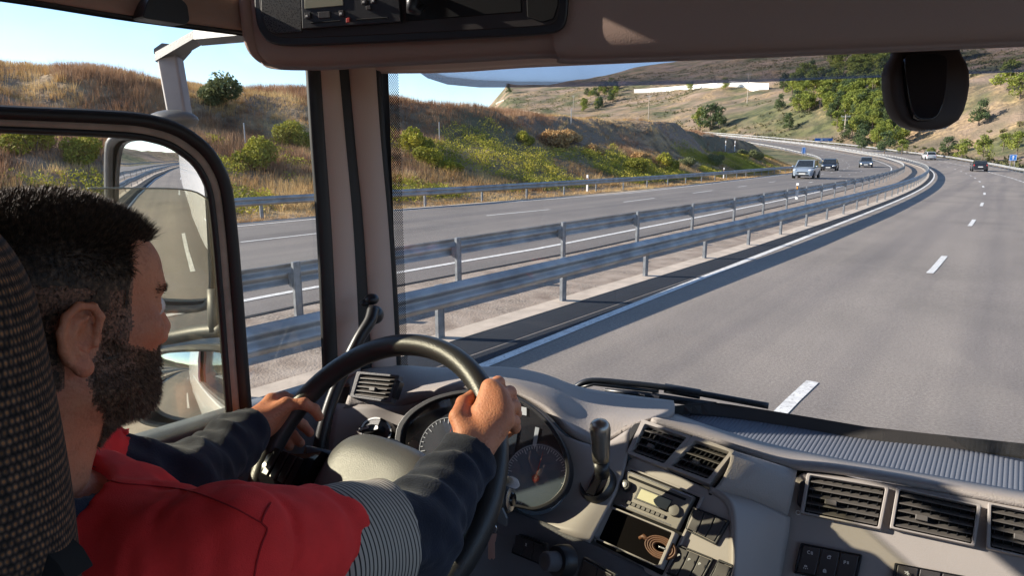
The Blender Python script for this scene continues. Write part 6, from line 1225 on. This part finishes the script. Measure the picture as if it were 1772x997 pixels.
def hd(P, N_, r2): t = band(P[:, 2], .04, .09)[:, None]; return N_*(.35+.45*t)+np.array([0, .25, .6])*t+np.array([0, -.25, -.75])*(1-t)+r2.normal(size=P.shape)*.28
shV, shQ = shell((blur(m_h) > .93) & (upper+nz_*.8 > .05), .0020); sV, sQ = strands(m_h & (z > .042+nz_*.02), 42000, hl, hd, .00028, 5)
hair = mesh_obj('hair', np.concatenate([shV, sV]), np.concatenate([shQ, sQ+len(shV)]), M_HAIR, person)
M_SHORT = nmat('short_brown_hair', [(260, 3, [(.35, (.035, .021, .013)), (.55, (.12, .07, .042)), (.75, (.36, .23, .13))], None)], rough=.4, spec=.6)
sV, sQ = strands(m_h & (z < .062), 12000, lambda P, r2: .0052*r2.uniform(.6, 1.2, len(P)), hd, .00030, 15); mesh_obj('short_side_hair', sV, sQ, M_SHORT, person)
def bl(P, r2): t = band(-P[:, 2], .05, .11)*band(P[:, 1], .02, .08); return (.0055+.007*t)*r2.uniform(.5, 1.2, len(P))
def bd(P, N_, r2): return N_*.55+np.array([0, .05, -.75])+r2.normal(size=P.shape)*.32
shV, shQ = shell((blur(m_b) > .95) & (z < -.07), .0012); sV, sQ = strands(m_b, 21000, bl, bd, .00025, 6); mesh_obj('beard', np.concatenate([shV, sV]), np.concatenate([shQ, sQ+len(shV)]), M_BEARD, person)
mb_ = (z > .026) & (z < .036) & (y > .07) & (ax_ > .014) & (ax_ < .052); sV, sQ = strands(mb_, 700, lambda P, r2: np.full(len(P), .005), lambda P, N_, r2: N_*.1+np.stack([np.sign(P[:, 0]), P[:, 0]*0, P[:, 0]*0+.2], 1)+r2.normal(size=P.shape)*.1, .0002, 7); mesh_obj('eyebrows', sV, sQ, M_HAIR, person)
ml = (z > 9.008) & (z < .014) & (y > .088) & (ax_ > .02) & (ax_ < .043); sV, sQ = (None, None) if 1 else strands(ml, 260, lambda P, r2: np.full(len(P), .007), lambda P, N_, r2: N_*1.+np.array([0, 0, -.2]), .0003, 8); pass
_w = np.maximum(blur(m_h, 5), blur(m_b, 5)); M_SCALP = nmat('stubbled_skin', [(420, 3, [(.35, (.05, .030, .021)), (.62, (.17, .09, .058))], None)], rough=.6)
M_SCALP2 = nmat('thin_stubble_skin', [(420, 3, [(.35, (.10, .055, .038)), (.62, (.34, .17, .105))], None)], rough=.55)
person.data.materials.append(M_SCALP); person.data.materials.append(M_SCALP2); mi = np.zeros(len(allQ), dtype=np.int32); fw = _w[HQ].mean(1); jit = rng.random(len(HQ))*.25; zq = HV[HQ].mean(1)[:, 2]; mi[:len(HQ)] = np.where((fw+jit > .85) & ((zq > .045) | (zq < -.055)), 1, np.where(fw+jit > .45, 2, 0)); person.data.polygons.foreach_set('material_index', mi)
# ---- clothes
def fold(P, a, b, k, amp, ph=0):                                # creases running round a limb
    ba = b-a; L = np.linalg.norm(ba); t = ((P-a)@ba)/(L*L); q = P-a; n = fbm(P[..., 0]*14+P[..., 2]*9+ph, P[..., 1]*14+ph, 1, 3, 61)
    return amp*np.sin(t*k+n*9+P[..., 2]*30)*.5
def cloth_noise(P, s_, seed): return fbm((P[..., 0]+P[..., 2]*.7)*s_+5, (P[..., 1]-P[..., 2]*.5)*s_+3, 1, 3, seed)-.5
mR = shR+(elR-shR)*.70
def shirt_f(P):
    f = s_ell(P, ch+np.array([.0, .01, .0]), (.205, .135, .28)); sh0 = shR+np.array([-.02, -.02, -.015]); sL0 = shL+np.array([.03, -.02, -.03]); nb = toW((0, -.055, -.20))
    f = smin(f, s_cone(P, sL0, sh0, .065, .066), .06); f = smin(f, s_cone(P, nb+np.array([0, .0, -.04]), sh0+np.array([0, 0, .0]), .062, .062), .05); f = smin(f, s_cone(P, nb+np.array([0, 0, -.04]), sL0, .06, .06), .05)
    g = s_cone(P, shR, mR, .067, .0695)+fold(P, shR, mR, 17, .009)*np.clip(((P-shR)@(mR-shR))/.02, 0, 1)
    g = np.maximum(g, ((P-mR)@(mR-shR))/np.linalg.norm(mR-shR)); f = smin(f, g, .035)
    mL = shL+(elL-shL)*.5; gl = s_cone(P, shL, mL, .066, .066)+fold(P, shL, mL, 26, .008, 4); gl = np.maximum(gl, ((P-mL)@(mL-shL))/np.linalg.norm(mL-shL)); f = smin(f, gl, .03)
    rid = np.abs(cloth_noise(P, 15, 73))*2; sh_d = np.linalg.norm(P-(shR+np.array([.0, .0, .03])), axis=-1); f = f+cloth_noise(P, 9, 71)*.026+np.clip(.25-rid, 0, 1)*.022+np.abs(cloth_noise(P*np.array([1, 1, .5]), 30, 74))*.010
    nk = s_cone(P, toW((0, -.03, -.05)), nb+np.array([0, 0, -.02]), .080, .100); return np.maximum(f, -nk)
F, lo, h = field((-1.16, .0, H-.98), (-.42, .66, H-.26), .0050, shirt_f); V, Q = nets(F, lo, h); V = smooth(V, Q, 2)
def cloth(name, col, scale=700, rough=.9, sheen=.3, var=.1):
    m = mat(name, col, rough, var=var, vscale=30, bump=.5, bscale=scale, sheen=sheen); return m
mesh_obj('polo_shirt', V, Q, cloth('red_cotton', (.90, .038, .034), 900, .85, .0, .10), person)
# shoulder seam
sm_ = MB(); sp = []
from mathutils.bvhtree import BVHTree
bv = BVHTree.FromPolygons([tuple(v) for v in V], [tuple(int(i) for i in q) for q in Q])
def drape(pp, off_=.0008):
    out = []
    for (x_, y_) in pp:
        d = Vector(ray(x_, y_)).normalized(); r_ = bv.ray_cast(Vector(EYE), d)
        if r_[0] is not None: out.append(r_[0]+r_[1]*off_*(1 if r_[1].dot(d) < 0 else -1))
    return out
pp = drape([tuple(p[:2]) for p in crom([(150, 815, 0), (200, 836, 0), (260, 842, 0), (330, 852, 0), (400, 878, 0), (452, 906, 0)], 8)])
M_SEAM = mat('seam_dark_red', (.38, .012, .014), .9)
if len(pp) > 4: sm_.tube(pp, .0007, 5)
pp = drape([tuple(p[:2]) for p in crom([(468, 872, 0), (458, 890, 0), (453, 906, 0), (462, 918, 0), (452, 945, 0), (444, 975, 0), (440, 1000, 0)], 6)])
if len(pp) > 4: sm_.tube(pp, .0009, 5)
if sm_.v: sm_.build('shirt_seams', M_SEAM, person, fix=False)
# collar
def collar_f(P):
    nb = toW((0, -.052, -.185)); q = P-nb; f = s_cone(P, toW((0, -.045, -.13)), nb+np.array([0, .004, -.05]), .074, .112); f = np.abs(f)-.0045; up = np.maximum((P[..., 2]-(nb[2]+.022-(P[..., 1]-nb[1])*.35)), -(P[..., 2]-(nb[2]-.035)))
    return np.maximum(f, up)+cloth_noise(P, 20, 81)*.003
F, lo, h = field(toW((0, -.052, -.185))-np.array([.13, .13, .07]), toW((0, -.052, -.185))+np.array([.13, .13, .06]), .0032, collar_f); V, Q = nets(F, lo, h); V = smooth(V, Q, 1); NAVY = cloth('navy_fleece', (.011, .015, .029), 420, .95, .12, .25)
mesh_obj('collar', V, Q, NAVY, person)
# striped undersleeve and navy sleeves
def arm_f(P, a, b, c, r, t0, cut, seed):
    f = s_cone(P, a+(b-a)*t0, b, r[0], r[1]); f = smin(f, s_cone(P, b, c, r[1], r[2]), .03)
    f = f+fold(P, a, b, 24, .004, seed)+fold(P, b, c, 27, .0045, seed+3)+cloth_noise(P, 22, 91+seed)*.014
    e = (c-b)/np.linalg.norm(c-b); f = np.maximum(f, (P-c)@e-cut); s_ = (b-a)/np.linalg.norm(b-a); return np.maximum(f, -((P-(a+(b-a)*t0))@s_)-.002)
def armmesh(a, b, c, r, t0, cut, seed):
    A = np.array([a+(b-a)*t0, b, c]); F, lo, h = field(A.min(0)-.10, A.max(0)+.08, .0036, lambda P: arm_f(P, a, b, c, r, t0, cut, seed)); V, Q = nets(F, lo, h); return smooth(V, Q, 2), Q
V, Q = armmesh(shR, elR, wrR, (.055, .058, .040), .70, -.008, 1); mesh_obj('right_sleeve', V, Q, NAVY, person)
V, Q = armmesh(shL, elL, wrL, (.056, .054, .042), .35, -.006, 6); mesh_obj('left_sleeve', V, Q, NAVY, person)
def stripe_f(P):
    a = shR+(elR-shR)*.5; b = shR+(elR-shR)*.84; f = s_cone(P, a, b, .066, .0685)+fold(P, a, b, 14, .0015, 2); s_ = (b-a)/np.linalg.norm(b-a); n_ = s_+np.array([.25, .1, .25]); n_ /= np.linalg.norm(n_); return np.maximum(f, (P-b)@n_)
A = np.array([shR+(elR-shR)*.5, elR]); F, lo, h = field(A.min(0)-.10, A.max(0)+.08, .0036, stripe_f); V, Q = nets(F, lo, h); V = smooth(V, Q, 2)
ms = mat('striped_cotton', (.5, .45, .38), .85); nt = ms.node_tree; tc = nt.nodes.new('ShaderNodeTexCoord'); vm = nt.nodes.new('ShaderNodeVectorMath'); vm.operation = 'DOT_PRODUCT'; _d = (elR-shR)/np.linalg.norm(elR-shR)+np.array([0, 0, .35]); vm.inputs[1].default_value = tuple(_d/np.linalg.norm(_d)*2*math.pi/.0052); nt.links.new(tc.outputs['Object'], vm.inputs[0]); wv = nt.nodes.new('ShaderNodeMath'); wv.operation = 'SINE'; nt.links.new(vm.outputs['Value'], wv.inputs[0]); wa = nt.nodes.new('ShaderNodeMath'); wa.operation = 'MULTIPLY_ADD'; wa.inputs[1].default_value = .5; wa.inputs[2].default_value = .5; nt.links.new(wv.outputs[0], wa.inputs[0]); r_ = nt.nodes.new('ShaderNodeValToRGB'); lerp_ramp(r_, [(.14, (.02, .018, .02)), (.3, (.42, .38, .32))]); nt.links.new(wa.outputs[0], r_.inputs[0]); nt.links.new(r_.outputs[0], nt.nodes['Principled BSDF'].inputs['Base Color'])
mesh_obj('striped_undersleeve', V, Q, ms, person)
# trousers and legs, mostly below the picture
def leg_f(P):
    f = None
    for s, k in ((-1, np.array([-.92, .62, H-.80])), (1, np.array([-.66, .60, H-.82]))):
        hp_ = np.array([-.79+s*.10, .24, H-.86]); g = smin(s_cone(P, hp_, k, .085, .068), s_cone(P, k, k+np.array([0, .16, -.42]), .065, .05), .03); f = g if f is None else smin(f, g, .04)
    return f
F, lo, h = field((-1.12, .05, H-1.35), (-.5, .95, H-.65), .010, leg_f); V, Q = nets(F, lo, h); V = smooth(V, Q, 2); mesh_obj('trousers', V, Q, cloth('dark_denim', (.02, .025, .04), 500), person)
